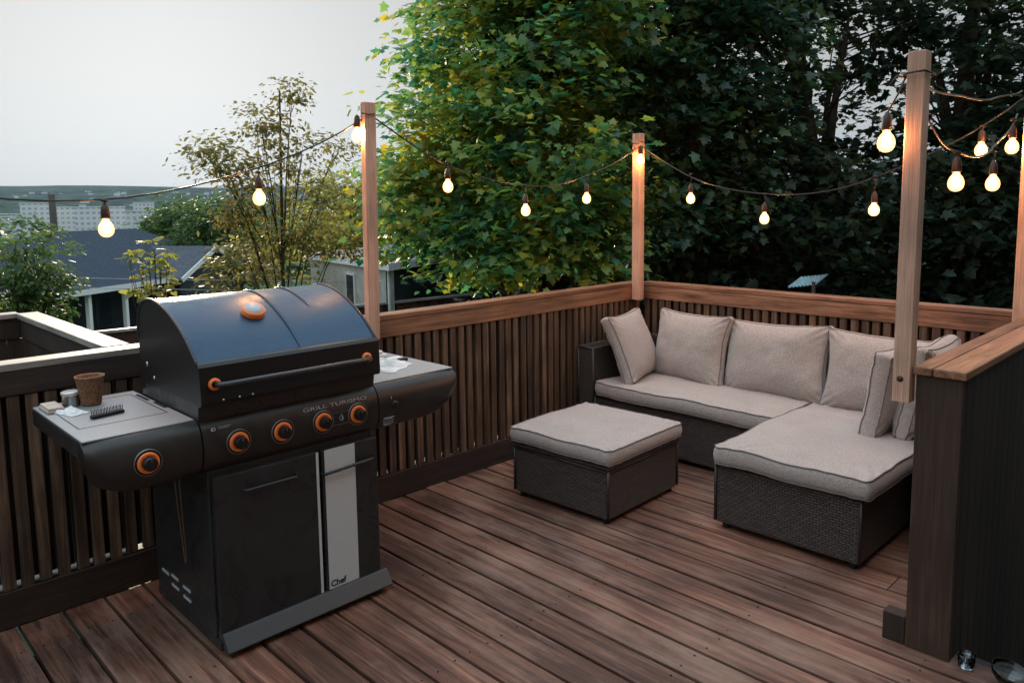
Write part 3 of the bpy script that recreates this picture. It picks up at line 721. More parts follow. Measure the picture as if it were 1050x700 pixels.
# bristle comb
e = empty('brush_head', (.46, -3.842, ZS), 'small black comb of upright bristles lying in the middle of the left shelf', 'brush')
R4 = Matrix.Translation((.46, -3.842, ZS)) @ Matrix.Rotation(1.75, 4, 'Z')
m = MB(); m.box(-.058, .058, -.011, .011, .001, .012, R4); m.build('bar', M['brushblack'], e, bevel=.002)
m = MB()
for i in range(10):
    for j in (-1, 1):
        x = -.052+i*.0115; m.tube([R4 @ Vector((x, j*.006, .011)), R4 @ Vector((x+random.uniform(-.001, .001), j*.007, .031))], .0016, 5)
m.build('bristles', M['brushblack'], e)
# right shelf: cloth, plates, tongs
e = empty('folded_cloth', (.45, -2.72, ZS), 'crumpled white paper towel lying on the right grill shelf', 'paper towel')
o = crumple('towel_sheet', .47, -2.70, ZS, .30, .20, .035, 5.3, M['paper'], .5, n=20); o.parent = e; o.matrix_parent_inverse = parent_inv(e)
m = MB(); m.box(.20, .33, -2.80, -2.52, ZS, ZS+.018)
o = m.build('foil_tray', M['tagwhite'], bevel=.004); tag(o, 'lower pale flat box at the back of the right shelf', 'box')
m = MB(); m.box(.19, .32, -2.79, -2.54, ZS+.0185, ZS+.036)
o = m.build('foil_tray', M['tagwhite'], bevel=.004); tag(o, 'upper white flat box stacked at the back of the right shelf', 'box')
e = empty('lighter', (.46, -2.545, ZS), 'dark handled white gadget lying on the outer part of the right shelf', 'lighter')
m = MB(); m.box(.44, .475, -2.60, -2.50, ZS+.001, ZS+.016); m.build('handle', M['brushblack'], e, bevel=.005)
m = MB(); m.box(.435, .47, -2.62, -2.53, ZS+.0165, ZS+.024); m.build('white_shell', M['tagwhite'], e, bevel=.003)

# glass things at the foot of the half wall
def glassmat():
    m, nt, b = newmat('clear_glass'); b.inputs['Transmission Weight'].default_value = 1; b.inputs['Roughness'].default_value = .03; b.inputs['IOR'].default_value = 1.45; b.inputs['Base Color'].default_value = (.75,.93,.97,1); return m
GM = glassmat()
m = MB(); m.lathe([(0, .002), (.03, .002), (.055, .03), (.062, .055), (.059, .055), (.052, .032), (.028, .008), (0, .008)], 28, Matrix.Translation((2.86, -1.815, 0.004)) @ Matrix.Rotation(.25, 4, 'Y')); o = m.build('glass_bowl', GM); tag(o, 'clear glass bowl glinting on the dark deck at bottom right', 'bowl')
m = MB(); m.lathe([(0, .002), (.022, .002), (.026, .006), (.028, .05), (.026, .05), (.024, .01), (0, .008)], 24, Matrix.Translation((2.735, -1.80, 0.002))); o = m.build('glass_votive', GM); tag(o, 'tiny clear glass cup beside the foot of the half wall', 'cup')

# ------------------------------------------------------------------ terrain
def hgt(x, y):
    dx, dy = x-1, y+2; r = math.hypot(dx, dy)
    pts = [(0, -2.7), (16, -2.8), (60, -5.5), (250, -11), (700, -19), (1500, -24), (2100, 6), (2700, 52), (3300, 98), (4000, 118), (5200, 122)]
    h = pts[-1][1]
    for (a, ha), (b, hb) in zip(pts[:-1], pts[1:]):
        if r <= b:
            t = (r-a)/(b-a); t = t*t*(3-2*t); h = ha+(hb-ha)*t; break
    k = min(1, max(0, (r-900)/1500))
    h += k*15*noise.noise(Vector((x/700, y/700, 3)))+ k*5*noise.noise(Vector((x/200, y/200, 8)))
    return h
vs = []; fs = []; NA = 180; radii = [0]+[1.5*1.115**i for i in range(76)]
radii = [r for r in radii if r < 5200]+[5200]
for r in radii[1:]:
    for a in range(NA):
        an = 2*PI*a/NA; x, y = 1+r*math.cos(an), -2+r*math.sin(an); vs.append((x, y, hgt(x, y)))
for i in range(len(radii)-2):
    for a in range(NA): fs.append((i*NA+a, i*NA+(a+1) % NA, (i+1)*NA+(a+1) % NA, (i+1)*NA+a))
vs.append((1, -2, -2.7)); fs += [(len(vs)-1, a, (a+1) % NA) for a in range(NA)]
mt, nt, b = newmat('terrain_ground'); L = nt.links; co = objco(nt)
n1 = nd(nt, 'ShaderNodeTexNoise', ins={'Scale': .006, 'Detail': 8, 'Roughness': .6}); L.new(co, n1.inputs['Vector'])
r1 = ramp(nt, [(.35, (.012,.028,.02)), (.52, (.02,.045,.028)), (.62, (.035,.06,.035)), (.75, (.08,.09,.06))]); L.new(n1.outputs['Fac'], r1.inputs[0])
n2 = nd(nt, 'ShaderNodeTexNoise', ins={'Scale': .025, 'Detail': 6}); L.new(co, n2.inputs['Vector'])
r2 = ramp(nt, [(.42, (.3,.3,.3)), (.58, (1.6,1.6,1.6))]); L.new(n2.outputs['Fac'], r2.inputs[0])
L.new(mixc(nt, 1, r1.outputs[0], r2.outputs[0], 'MULTIPLY'), b.inputs['Base Color']); b.inputs['Roughness'].default_value = 1; b.inputs['Specular IOR Level'].default_value = 0
m = MB(); m.add(vs, fs, True); o = m.build('terrain', mt); tag(o, kind='structure')

# ------------------------------------------------------------------ foliage
def leafmat(name, cols, trans=.35, rough=.5):
    m, nt, b = newmat(name); L = nt.links; geo = nt.nodes.new('ShaderNodeNewGeometry')
    r = ramp(nt, [(.12+.76*i/(len(cols)-1), c) for i, c in enumerate(cols)])
    nz = nd(nt, 'ShaderNodeTexNoise', ins={'Scale': 1.3, 'Detail': 3}); L.new(objco(nt), nz.inputs['Vector'])
    ma = nd(nt, 'ShaderNodeMath', operation='MULTIPLY_ADD'); ma.inputs[1].default_value = .55; L.new(geo.outputs['Random Per Island'], ma.inputs[0])
    mb_ = nd(nt, 'ShaderNodeMapRange', ins={'From Min': .3, 'From Max': .7, 'To Min': 0, 'To Max': .45}); L.new(nz.outputs['Fac'], mb_.inputs[0]); L.new(mb_.outputs[0], ma.inputs[2]); L.new(ma.outputs[0], r.inputs[0])
    L.new(r.outputs[0], b.inputs['Base Color']); b.inputs['Roughness'].default_value = rough; b.inputs['Specular IOR Level'].default_value = .5 if rough < .45 else .25
    tr = nt.nodes.new('ShaderNodeBsdfTranslucent')
    hs = nd(nt, 'ShaderNodeHueSaturation', ins={'Hue': .48, 'Saturation': 1.1, 'Value': 2.4}); L.new(r.outputs[0], hs.inputs['Color']); L.new(hs.outputs[0], tr.inputs[0])
    mx = nt.nodes.new('ShaderNodeMixShader'); mx.inputs[0].default_value = trans; L.new(b.outputs[0], mx.inputs[1]); L.new(tr.outputs[0], mx.inputs[2])
    L.new(mx.outputs[0], nt.nodes['Material Output'].inputs['Surface']); return m
_h = [(0, 0), (.18, -.10), (.48, .0), (.32, .20), (.62, .50), (.31, .50), (.25, .66), (0, 1.05)]
MAPLE = np.array([(x, y) for x, y in _h] + [(-x, y) for x, y in _h[-2:0:-1]])
MAPLE_V = np.array([(0, .38, .05)] + [(x, y, -.10*abs(x)-.12*(y-.4)**2) for x, y in MAPLE])
MAPLE_F = np.array([(0, i+1, (i+1) % len(MAPLE)+1) for i in range(len(MAPLE))])
OVAL_V = np.array([(0, 0, 0), (.26, .35, -.03), (.2, .75, -.05), (0, 1, -.1), (-.2, .75, -.05), (-.26, .35, -.03)])
OVAL_F = np.array([(0, 1, 2), (0, 2, 3), (0, 3, 4), (0, 4, 5)])
def leaf_mesh(name, pos, outdir, size, shape, mat, parent, droop=.6, upbias=.8, jit=.9):
    V, F = shape; N = len(pos)
    up = np.array([0, 0, 1.0])
    nrm = outdir*.30+up*upbias+rng.normal(0, .42*jit, (N, 3)); nrm /= np.linalg.norm(nrm, axis=1)[:, None]
    tip = outdir+rng.normal(0, .6, (N, 3)); tip[:, 2] -= droop
    tip -= nrm*(tip*nrm).sum(1)[:, None]; tip /= np.linalg.norm(tip, axis=1)[:, None]+1e-9
    sd = np.cross(tip, nrm)
    s = size*rng.uniform(.45, 1.35, N)
    P = pos[:, None, :] + s[:, None, None]*(V[None, :, 0, None]*sd[:, None, :]+V[None, :, 1, None]*tip[:, None, :]+V[None, :, 2, None]*nrm[:, None, :])
    k = len(V); verts = P.reshape(-1, 3).astype(np.float32); faces = (F[None]+(np.arange(N)*k)[:, None, None]).reshape(-1, 3)
    me = bpy.data.meshes.new(name); me.vertices.add(len(verts)); me.vertices.foreach_set('co', verts.ravel())
    me.loops.add(faces.size); me.loops.foreach_set('vertex_index', faces.ravel().astype(np.int32))
    me.polygons.add(len(faces)); me.polygons.foreach_set('loop_start', np.arange(0, faces.size, 3, dtype=np.int32)); me.polygons.foreach_set('loop_total', np.full(len(faces), 3, dtype=np.int32))
    me.materials.append(mat); me.update(); me.validate()
    o = bpy.data.objects.new(name, me); col.objects.link(o)
    if parent: o.parent = parent; o.matrix_parent_inverse = parent_inv(parent)
    return o
def blob_points(blobs, tips_per_m2, leaves_per_tip, spread, inner=.35, clump=True):
    """leaf positions and outward directions: sprays at branch tips spread over the shells of overlapping blobs"""
    P = []; D = []; T = []
    C = np.array([[b[0][0], b[0][1], b[0][2]] for b in blobs]); R = np.array([b[1] if hasattr(b[1], '__len__') else (b[1],)*3 for b in blobs])
    for c, r in zip(C, R):
        area = 4*PI*(r[0]*r[1]*r[2])**(2/3); n = max(3, int(area*tips_per_m2))
        d = rng.normal(0, 1, (n, 3)); d /= np.linalg.norm(d, axis=1)[:, None]
        rad = np.where(rng.random(n) < .72, rng.uniform(.82, 1.1, n), rng.uniform(inner, .85, n))
        # uneven outline
        rad *= 1+.22*np.array([noise.noise(Vector(tuple(q*2.2+c*.7))) for q in d])*1.6
        t = c+d*r*rad[:, None]
        if clump: t, d = (lambda k: (t[k], d[k]))(np.array([noise.noise(Vector(tuple(q*1.9))) > -.12 for q in t]) | (rng.random(n) < .12))
        T.append(t); m = len(t)
        lp = rng.integers(max(2, int(leaves_per_tip*.6)), int(leaves_per_tip*1.4)+1, m)
        idx = np.repeat(np.arange(m), lp)
        off = rng.normal(0, 1, (len(idx), 3))*np.array([spread, spread, spread*.26])
        P.append(t[idx]+off); dd = d[idx]+off/spread*.35; dd /= np.linalg.norm(dd, axis=1)[:, None]; D.append(dd)
    return np.concatenate(P), np.concatenate(D), np.concatenate(T)
M['bark'] = simple('bark', (.06,.045,.035), .9, nscale=14, noise_amt=.4, bump=1)
def tree(name, label, cat, blobs, base, trunk_r, mat, tips, lpt, spread, size, shape, group=None, limbs=10, inner=.35, twig=.35, droop=.6, upbias=.8):
    base = Vector(base); e = empty(name, base, label, cat, group)
    P, D, T = blob_points(blobs, tips, lpt, spread, inner)
    leaf_mesh('crown', P, D, size, shape, mat, e, droop, upbias)
    cen = sum((Vector(b[0]) for b in blobs), Vector())/len(blobs); top = max(b[0][2] for b in blobs)
    m = MB(); sx = Vector((cen.x, cen.y, top))
    path = [base+Vector((0, 0, -.3))]
    n = 8
    for i in range(1, n+1):
        t = i/n; p = base.lerp(sx, t); p.x += .12*trunk_r*10*math.sin(t*5+base.x); p.y += .1*trunk_r*10*math.sin(t*4+base.y); path.append(p)
    m.tube(path, [trunk_r*(1.15-.9*i/n) for i in range(n+1)], 9)
    for b in blobs:
        c = Vector(b[0]); k = min(n-1, max(2, int(n*max(.25, (c.z-base.z-1)/(top-base.z+.01))-1))); s = path[k]
        mid = s.lerp(c, .5)+Vector((0, 0, .12*(c-s).length)); rr_ = trunk_r*.36
        m.tube([s, mid, c], [rr_, rr_*.6, rr_*.25], 6)
    tt = T[rng.permutation(len(T))[:limbs*len(blobs)]]
    for q in tt:
        q = Vector(q); c = Vector(min(blobs, key=lambda b: (Vector(b[0])-q).length)[0]); mid = c.lerp(q, .5)+Vector((0, 0, .08))
        
        st = c.lerp(path[min(n-1, 5)], random.uniform(.1, .8)); mid = st.lerp(q, .55)+Vector((random.uniform(-.05, .05), random.uniform(-.05, .05), .03))
        m.tube([st, mid, q], [trunk_r*.05+.003, trunk_r*.03+.002, .002], 4)
    m.build('trunk', M['bark'], e)
    return e
mapleM = (MAPLE_V, MAPLE_F); ovalM = (OVAL_V, OVAL_F)
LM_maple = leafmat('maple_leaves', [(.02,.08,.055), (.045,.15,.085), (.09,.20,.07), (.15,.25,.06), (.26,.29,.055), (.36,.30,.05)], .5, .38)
LM_shaded = leafmat('shaded_maple_leaves', [(.012,.04,.028), (.022,.06,.032), (.04,.085,.03), (.09,.11,.025)], .35, .4)  # darker copy of the maple leaves, its self-shadow put into the colour
LM_dark = leafmat('shaded_leaves', [(.01,.024,.016), (.015,.034,.02), (.024,.045,.02), (.045,.05,.018)], .3)  # shade of the right side is painted into these leaf tones
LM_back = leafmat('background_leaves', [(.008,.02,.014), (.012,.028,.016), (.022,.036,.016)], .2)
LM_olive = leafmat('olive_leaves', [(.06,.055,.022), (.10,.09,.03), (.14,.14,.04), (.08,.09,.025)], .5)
LM_yel = leafmat('yellow_green_leaves', [(.10,.13,.03), (.16,.18,.04), (.22,.22,.06), (.12,.16,.04)], .45)
LM_mid = leafmat('mid_green_leaves', [(.03,.07,.03), (.05,.10,.03), (.09,.13,.035)], .4)
GZ = -2.75
def B(u, v, d, r): return (tuple(ray(u, v, d)), r)
# the big maple, left mass
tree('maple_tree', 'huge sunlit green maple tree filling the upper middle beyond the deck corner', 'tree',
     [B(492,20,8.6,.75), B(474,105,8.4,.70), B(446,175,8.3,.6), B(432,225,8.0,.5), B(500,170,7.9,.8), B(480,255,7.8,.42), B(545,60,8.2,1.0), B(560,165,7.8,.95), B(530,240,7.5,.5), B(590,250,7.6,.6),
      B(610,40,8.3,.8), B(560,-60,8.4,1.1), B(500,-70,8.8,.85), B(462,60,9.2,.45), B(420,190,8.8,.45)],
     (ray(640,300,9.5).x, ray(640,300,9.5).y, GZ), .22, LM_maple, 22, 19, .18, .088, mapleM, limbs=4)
tree('maple_tree', 'shaded right part of the huge maple above the corner post, in darkened leaf colours', 'tree',
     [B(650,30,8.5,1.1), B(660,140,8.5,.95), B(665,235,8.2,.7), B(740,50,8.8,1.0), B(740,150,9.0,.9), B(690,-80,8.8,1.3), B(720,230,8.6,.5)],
     (ray(700,300,9.6).x, ray(700,300,9.6).y, GZ), .2, LM_shaded, 17, 18, .18, .09, mapleM, limbs=4)
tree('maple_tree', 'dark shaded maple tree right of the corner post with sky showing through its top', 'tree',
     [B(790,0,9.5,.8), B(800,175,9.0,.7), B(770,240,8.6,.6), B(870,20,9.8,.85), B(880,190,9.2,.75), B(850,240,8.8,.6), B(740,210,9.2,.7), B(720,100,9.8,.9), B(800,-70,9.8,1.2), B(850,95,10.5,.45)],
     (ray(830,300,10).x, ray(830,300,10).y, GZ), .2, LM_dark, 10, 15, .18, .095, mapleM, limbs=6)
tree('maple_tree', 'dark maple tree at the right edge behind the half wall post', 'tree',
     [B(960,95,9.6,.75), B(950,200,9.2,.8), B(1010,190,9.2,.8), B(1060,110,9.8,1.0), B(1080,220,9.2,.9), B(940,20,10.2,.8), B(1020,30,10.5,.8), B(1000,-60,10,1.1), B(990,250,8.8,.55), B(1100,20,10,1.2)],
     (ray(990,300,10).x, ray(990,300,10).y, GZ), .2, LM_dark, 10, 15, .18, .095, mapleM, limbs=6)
# dense trees behind
k = 0
for lab, bl, bs in [('dense dark tree low behind the grill post and shed', [B(490,215,17,1.3), B(530,190,16,1.8), B(535,255,15,1.2), B(570,220,16,2.0)], (500, 17)),
               ('dense dark tree behind the maple, left of the corner post', [B(610,150,15,2.3), B(600,250,14,1.9), B(660,200,14.5,2.2), B(560,90,15,2)], (620, 15)),
               ('dense dark tree straight behind the sofa beyond the maple', [B(720,190,14.5,1.9), B(740,250,13,1.5), B(790,235,14.5,1.4), B(700,110,15.5,1.8)], (740, 14.5)),
               ('dense dark tree behind the sofa end, right of centre', [B(860,245,14.5,1.4), B(830,275,12.5,1.1), B(910,245,15,1.4), B(930,270,13,1.2)], (880, 14)),
               ('dense dark tree farthest right behind the half wall', [B(990,260,14.5,1.3), B(1060,230,15,1.5), B(1010,285,12.5,1.1), B(1090,250,13,1.5)], (1030, 14))]:
    q = ray(bs[0], 300, bs[1])
    tree('broadleaf_tree', lab, 'tree', bl, (q.x, q.y, GZ), .25, LM_back, 7, 13, .26, .17, mapleM, 'dense trees beyond the maples', limbs=3, inner=.1)
# hedge right behind the back railing
tree('hedge', 'dark overgrown hedge just below the back railing top behind the sofa', 'hedge',
     [B(u, v, d, r) for u, v, d, r in ((575,300,9.5,.9),(640,310,9,.9),(700,300,9.5,.95),(760,310,9,.9),(820,300,9.5,.9),(880,305,9.5,.9),(940,300,9.5,.95),(1000,305,9.5,.95),(1070,300,9.5,1.0),(640,420,9,1.1),(760,420,9,1.1),(880,420,9,1.1),(1000,420,9,1.1))],
     (ray(800,300,9.5).x, ray(800,300,9.5).y, GZ), .08, LM_back, 12, 12, .2, .11, mapleM, limbs=1, inner=.1)
# thin open tree in front of the sky
tree('young_tree', 'thin open young tree with sparse bronze leaves against the white sky left of the post', 'tree',
     [B(300,95,9.2,(.16,.16,.22)), B(268,130,9,(.38,.3,.32)), B(225,170,9,(.36,.3,.22)), B(310,160,9.2,(.5,.4,.28)), B(265,190,9,(.5,.4,.3)), B(215,150,9,(.2,.2,.16)), B(345,150,9.4,(.3,.2,.1)), B(330,205,9.2,(.45,.4,.22)), B(290,240,9,(.55,.4,.28)), B(235,215,9,(.3,.3,.18)), B(345,245,9.3,(.5,.4,.22)), B(262,275,9,(.25,.25,.15)), B(375,200,9.6,(.25,.2,.12))],
     (ray(279,300,9.1).x, ray(279,300,9.1).y, GZ), .036, LM_olive, 75, 11, .10, .06, ovalM, limbs=6, inner=.1)
# olive/yellow mass right of it, further
for lab, bl, bs in [('yellow green tree beyond the shed roof', [B(345,215,24,1.3), B(375,235,23,1.4), B(335,240,22,1.2), B(400,215,24,1.1), B(370,200,25,.9)], (365, 24)),
                    ('round green tree left of the thin tree, behind the blue roof', [B(180,222,46,1.4), B(188,238,46,1.8), B(170,240,47,1.3)], (180, 46)),
                    ('broad deep green tree right behind the blue roof hip', [B(222,232,40,1.5), B(240,248,40,1.9), B(215,215,41,.8), B(265,240,40,1.9), B(208,250,40,1.4)], (235, 40)),
                    ('golden green shrub tree at the foot of the thin tree', [B(232,292,15,.5), B(242,282,15,.6), B(262,295,15,.7), B(232,270,15.5,.35), B(300,290,16,.7)], (235, 15))]:
    q = ray(bs[0], 300, bs[1]); 
    tree('garden_tree', lab, 'tree', bl, (q.x, q.y, hgt(q.x, q.y)), .12, LM_olive if 'golden' in lab else (LM_mid if bs[1] > 30 else LM_yel), 7 if bs[1] > 30 else 14, 12, .16 if bs[1] > 30 else .12, .24 if bs[1] > 30 else .13, ovalM, limbs=3)
tree('bush_tree', 'leafy rounded green bush with white blossoms at the far left edge', 'bush',
     [B(15,255,9,.35), B(35,265,9,.35), B(-15,270,9,.5), B(30,300,9,.38), B(-5,310,9,.45), B(50,310,8.8,.22), B(52,285,9,.2)],
     (ray(15,330,9).x, ray(15,330,9).y, GZ), .07, LM_mid, 34, 14, .08, .065, ovalM, limbs=6, inner=.1)
tree('sapling', 'small sapling with bright yellow green leaves rising behind the left end of the lid', 'sapling',
     [B(152,255,7.6,(.10,.1,.08)), B(165,268,7.6,(.13,.1,.06)), B(145,272,7.6,(.09,.1,.05)), B(158,285,7.6,(.15,.12,.07)), B(152,300,7.6,(.14,.12,.07)), B(168,300,7.6,(.12,.1,.06)), B(134,262,7.6,(.04,.05,.03)), B(172,258,7.6,(.06,.06,.03)), B(160,318,7.6,(.14,.12,.07))],
     (ray(157,330,7.6).x, ray(157,330,7.6).y, GZ), .022, LM_yel, 55, 6, .035, .085, ovalM, limbs=2, upbias=.9)
# blossoms on bush handled as part
# valley treeline
for i, (u, v, d, r) in enumerate([(20,246,90,2.6),(45,243,100,2.4),(75,240,110,2.2),(105,240,110,2.4),(130,239,110,2.6),(160,236,130,3),(200,232,140,4),(250,228,130,4),(300,226,140,5),(350,226,150,5),(400,228,130,5),(-20,244,90,3)]):
    q = ray(u, v, d); z = q.z-r*.6
    g = hgt(q.x, q.y)
    tree('valley_tree', ['rounded valley tree seen over the roofs', 'bluish valley tree seen over the roofs', 'broad valley tree seen over the roofs'][i % 3]+', %s of the far treeline' % ['far left end','left end','left part','left of the pole light','above the blue roof','above the ridge end','left of the thin tree','behind the thin tree','right of the thin trunk','near the grill post','behind the shed','beyond the left edge'][i], 'tree',
         [((q.x, q.y, z), (r, r, r*.8)), ((q.x+r*.8, q.y+r*.6, z-r*.3), (r*.7, r*.7, r*.6)), ((q.x-r*.7, q.y-r*.8, z-r*.3), (r*.7, r*.7, r*.6))], (q.x, q.y, g), .3, LM_mid, .5, 8, 1.0, 1.3, ovalM, 'trees of the far treeline', limbs=1, inner=.1)

# ------------------------------------------------------------------ neighbouring house with blue roof
def shingles(name, c):
    m, nt, b = newmat(name); L = nt.links; co = objco(nt)
    n = nd(nt, 'ShaderNodeTexNoise', ins={'Scale': 9, 'Detail': 6}); L.new(co, n.inputs['Vector'])
    w = nd(nt, 'ShaderNodeTexWave', bands_direction='Z', ins={'Scale': 5.5, 'Distortion': .5, 'Detail': 2}); L.new(co, w.inputs['Vector'])
    r = ramp(nt, [(.3, tuple(x*.7 for x in c)), (.7, tuple(x*1.3 for x in c))]); L.new(n.outputs['Fac'], r.inputs[0])
    b.inputs['Specular IOR Level'].default_value = .2; r2 = ramp(nt, [(0, (.75,.75,.75)), (.3, (1,1,1))]); L.new(w.outputs['Fac'], r2.inputs[0])
    L.new(mixc(nt, 1, r.outputs[0], r2.outputs[0], 'MULTIPLY'), b.inputs['Base Color']); b.inputs['Roughness'].default_value = .85; return m
def siding(name, c, sc_=7.5):
    m, nt, b = newmat(name); L = nt.links; co = objco(nt)
    w = nd(nt, 'ShaderNodeTexWave', bands_direction='Z', wave_profile='SAW', ins={'Scale': sc_, 'Distortion': 0}); L.new(co, w.inputs['Vector'])
    n = nd(nt, 'ShaderNodeTexNoise', ins={'Scale': 4, 'Detail': 5}); L.new(co, n.inputs['Vector'])
    r = ramp(nt, [(.0, tuple(x*.45 for x in c)), (.14, c), (1, tuple(x*.92 for x in c))]); L.new(w.outputs['Fac'], r.inputs[0])
    r2 = ramp(nt, [(.35, (.8,.8,.8)), (.65, (1.05,1.05,1.05))]); L.new(n.outputs['Fac'], r2.inputs[0])
    L.new(mixc(nt, 1, r.outputs[0], r2.outputs[0], 'MULTIPLY'), b.inputs['Base Color']); b.inputs['Roughness'].default_value = .7
    bp = nd(nt, 'ShaderNodeBump', ins={'Strength': .8, 'Distance': .02}); L.new(w.outputs['Fac'], bp.inputs['Height']); L.new(bp.outputs[0], b.inputs['Normal']); return m
M['roof'] = shingles('blue_grey_shingles', (.028,.042,.062)); M['roof2'] = shingles('pale_grey_shingles', (.075,.085,.10))
M['side_dark'] = siding('dark_siding', (.05,.06,.07)); M['side_white'] = siding('white_siding', (.8,.77,.7))
M['trim'] = simple('white_trim', (.7,.69,.66), .6); M['glass'] = simple('window_dark', (.03,.04,.05), .1)
EL = ray(20, 303, 29.5); ER = ray(150, 291, 34)
ed = Vector((ER.x-EL.x, ER.y-EL.y, 0)); ed.normalize(); en = Vector((-ed.y, ed.x, 0)); 
if en.dot(Vector((CF.x, CF.y, 0))) < 0: en = -en
ze = (EL.z+ER.z)/2; P0 = Vector((EL.x, EL.y, ze))
HB = lambda s, t, z: P0+ed*s+en*t+Vector((0, 0, z))
W0, W1, DP = 1.5, 14.0, 9.5
hs = empty('house', HB(0, 0, -3), 'neighbour house with broad slate blue hip roof and dark walls down the slope', 'house')
rz = 2.0
m = MB(); vs = [HB(W0,0,0), HB(W1,0,0), HB(W1,DP,0), HB(W0,DP,0), HB(7.0,DP/2,rz), HB(11.5,DP/2,rz)]
m.add(vs, [(0,1,5,4), (1,2,5), (2,3,4,5), (3,0,4)]); m.add([v-Vector((0,0,.12)) for v in vs[:4]], [(3,2,1,0)]); m.build('roof', M['roof'], hs)
m = MB()
for a, b_ in ((0,1), (1,2), (3,0)): m.beam(vs[a]-Vector((0,0,.10)), vs[b_]-Vector((0,0,.10)), .06, .2)
m.build('fascia', M['trim'], hs)
m = MB()
P = [HB(W0+.5,2.0,-3.5), HB(W1-.5,2.0,-3.5), HB(W1-.5,DP-.5,-3.5), HB(W0+.5,DP-.5,-3.5)]; P += [Vector((p.x, p.y, ze-.13)) for p in P]
m.add(P, [(0,1,5,4), (1,2,6,5), (2,3,7,6), (3,0,4,7)]); wl = m.build('wall', M['side_dark'], hs)
for s in (3.1, 5.0): m = MB(); m.box(s, s+.15, .15, .31, -3.3, -.13, Matrix.Translation(P0) @ Matrix(((ed.x, en.x, 0, 0), (ed.y, en.y, 0, 0), (0, 0, 1, 0), (0, 0, 0, 1)))); m.build('porch_post', M['trim'], hs)
HM = Matrix.Translation(P0) @ Matrix(((ed.x, en.x, 0, 0), (ed.y, en.y, 0, 0), (0, 0, 1, 0), (0, 0, 0, 1)))
for s in (5.3,):
    m = MB(); m.box(s, s+1.0, 1.93, 1.998, -1.9, -.6, HM); f = m.build('window', M['side_dark'], hs); m = MB(); m.box(s+.08, s+.92, 1.90, 1.928, -1.82, -.68, HM); m.build('pane', M['glass'], f)
# small gable wing at the right
a = ray(172, 294, 31); c_ = ray(222, 262, 36)
wv = Vector((.78, .62, 0)); 
m = MB(); g0 = HB(7.6, -.5, -.03); G1 = [g0, g0+ed*2.6+Vector((0,0,1.25)), g0+ed*5.2]
back = en*5
m.add([p for p in G1]+[p+back for p in G1]+[p-Vector((0,0,.1)) for p in G1]+[p+back-Vector((0,0,.1)) for p in G1], [(0,1,4,3), (1,2,5,4), (6,7,1,0), (7,8,2,1), (0,3,9,6), (2,5,11,8)]); 
wing = m.build('wing_roof', M['roof2'], hs)
m = MB(); m.beam(G1[0]-Vector((0,0,.08))-en*.04, G1[1]-Vector((0,0,.08))-en*.04, .05, .2); m.beam(G1[1]-Vector((0,0,.08))-en*.04, G1[2]-Vector((0,0,.08))-en*.04, .05, .2); m.build('rake_board', M['trim'], wing)
m = MB(); Q = [g0+ed*.3+en*.3, g0+ed*4.9+en*.3]; m.add([Q[0]-Vector((0,0,3.4)), Q[1]-Vector((0,0,3.4)), Q[1]+Vector((0,0,-.05)), G1[1]+en*.3-Vector((0,0,.15)), Q[0]+Vector((0,0,-.05))], [(0,1,2,3,4)]); m.build('gable_wall', siding('blue_grey_siding', (.06,.07,.08)), hs)

# shed
def shed():
    A = ray(318, 266, 17.0); Bp = ray(399, 266, 13.2); C_ = ray(492, 272, 16.5)
    zt = .70
    for p in (A, Bp, C_): p.z = zt
    e = empty('shed', (Bp.x, Bp.y, GZ), 'small white sided shed with flat roof behind the grill post', 'shed')
    def wall(p, q, zt_, name, mat, th=.08):
        m = MB(); d = (q-p).normalized(); n = Vector((-d.y, d.x, 0))
        if n.dot(Vector((CF.x, CF.y, 0))) < 0: n = -n
        P = [p, q, q+n*th, p+n*th]; P = [Vector((v.x, v.y, GZ-.3)) for v in P]+[Vector((v.x, v.y, zt_)) for v in P]
        m.add(P, [(0,1,5,4), (1,2,6,5), (2,3,7,6), (3,0,4,7), (4,5,6,7)]); return m.build(name, mat, e), d, n
    wf, d1, n1 = wall(A, Bp-(Bp-A).normalized()*.001, zt-.13, 'white_wall', M['side_white'])
    ws, d2, n2 = wall(Bp+(C_-Bp).normalized()*.001, C_, zt-.13, 'dark_wall', M['side_dark'])
    D = A+(C_-Bp)
    o1 = -(d1*.0)
    m = MB(); ov = .22; cen = (A+Bp+C_+D)/4; P = [cen+(p-cen)*1.06 for p in (A, Bp, C_, D)]
    P = [Vector((p.x, p.y, zt-.12)) for p in P]+[Vector((p.x, p.y, zt)) for p in P]
    m.add(P, [(0,1,5,4), (1,2,6,5), (2,3,7,6), (3,0,4,7), (3,2,1,0)]); m.build('fascia', M['trim'], e); m = MB(); m.add([p+Vector((0,0,.004)) for p in P[4:]], [(0,1,2,3)]); m.build('flat_roof', simple('roofing_felt', (.12,.125,.13), .9), e)
    m = MB(); m.beam(Vector((Bp.x, Bp.y, GZ))-d1*.05-n1*.012, Vector((Bp.x, Bp.y, zt-.125))-d1*.05-n1*.012, .10, .03, up=n1); m.build('corner_board', M['trim'], e)
    for s, w, z0, z1 in ((-.55, .30, -.15, .35), (-1.75, .42, -.5, .42)):
        p = Bp+d1*s; m = MB(); Mw = Matrix(((d1.x, n1.x, 0, p.x), (d1.y, n1.y, 0, p.y), (0, 0, 1, 0), (0, 0, 0, 1)))
        m.box(-w/2, w/2, -.035, -.002, z0, z1, Mw); f = m.build('window', M['trim'], wf)
        m = MB(); m.box(-w/2+.04, w/2-.04, -.042, -.0352, z0+.04, z1-.04, Mw); m.build('pane', M['glass'], f)
shed()
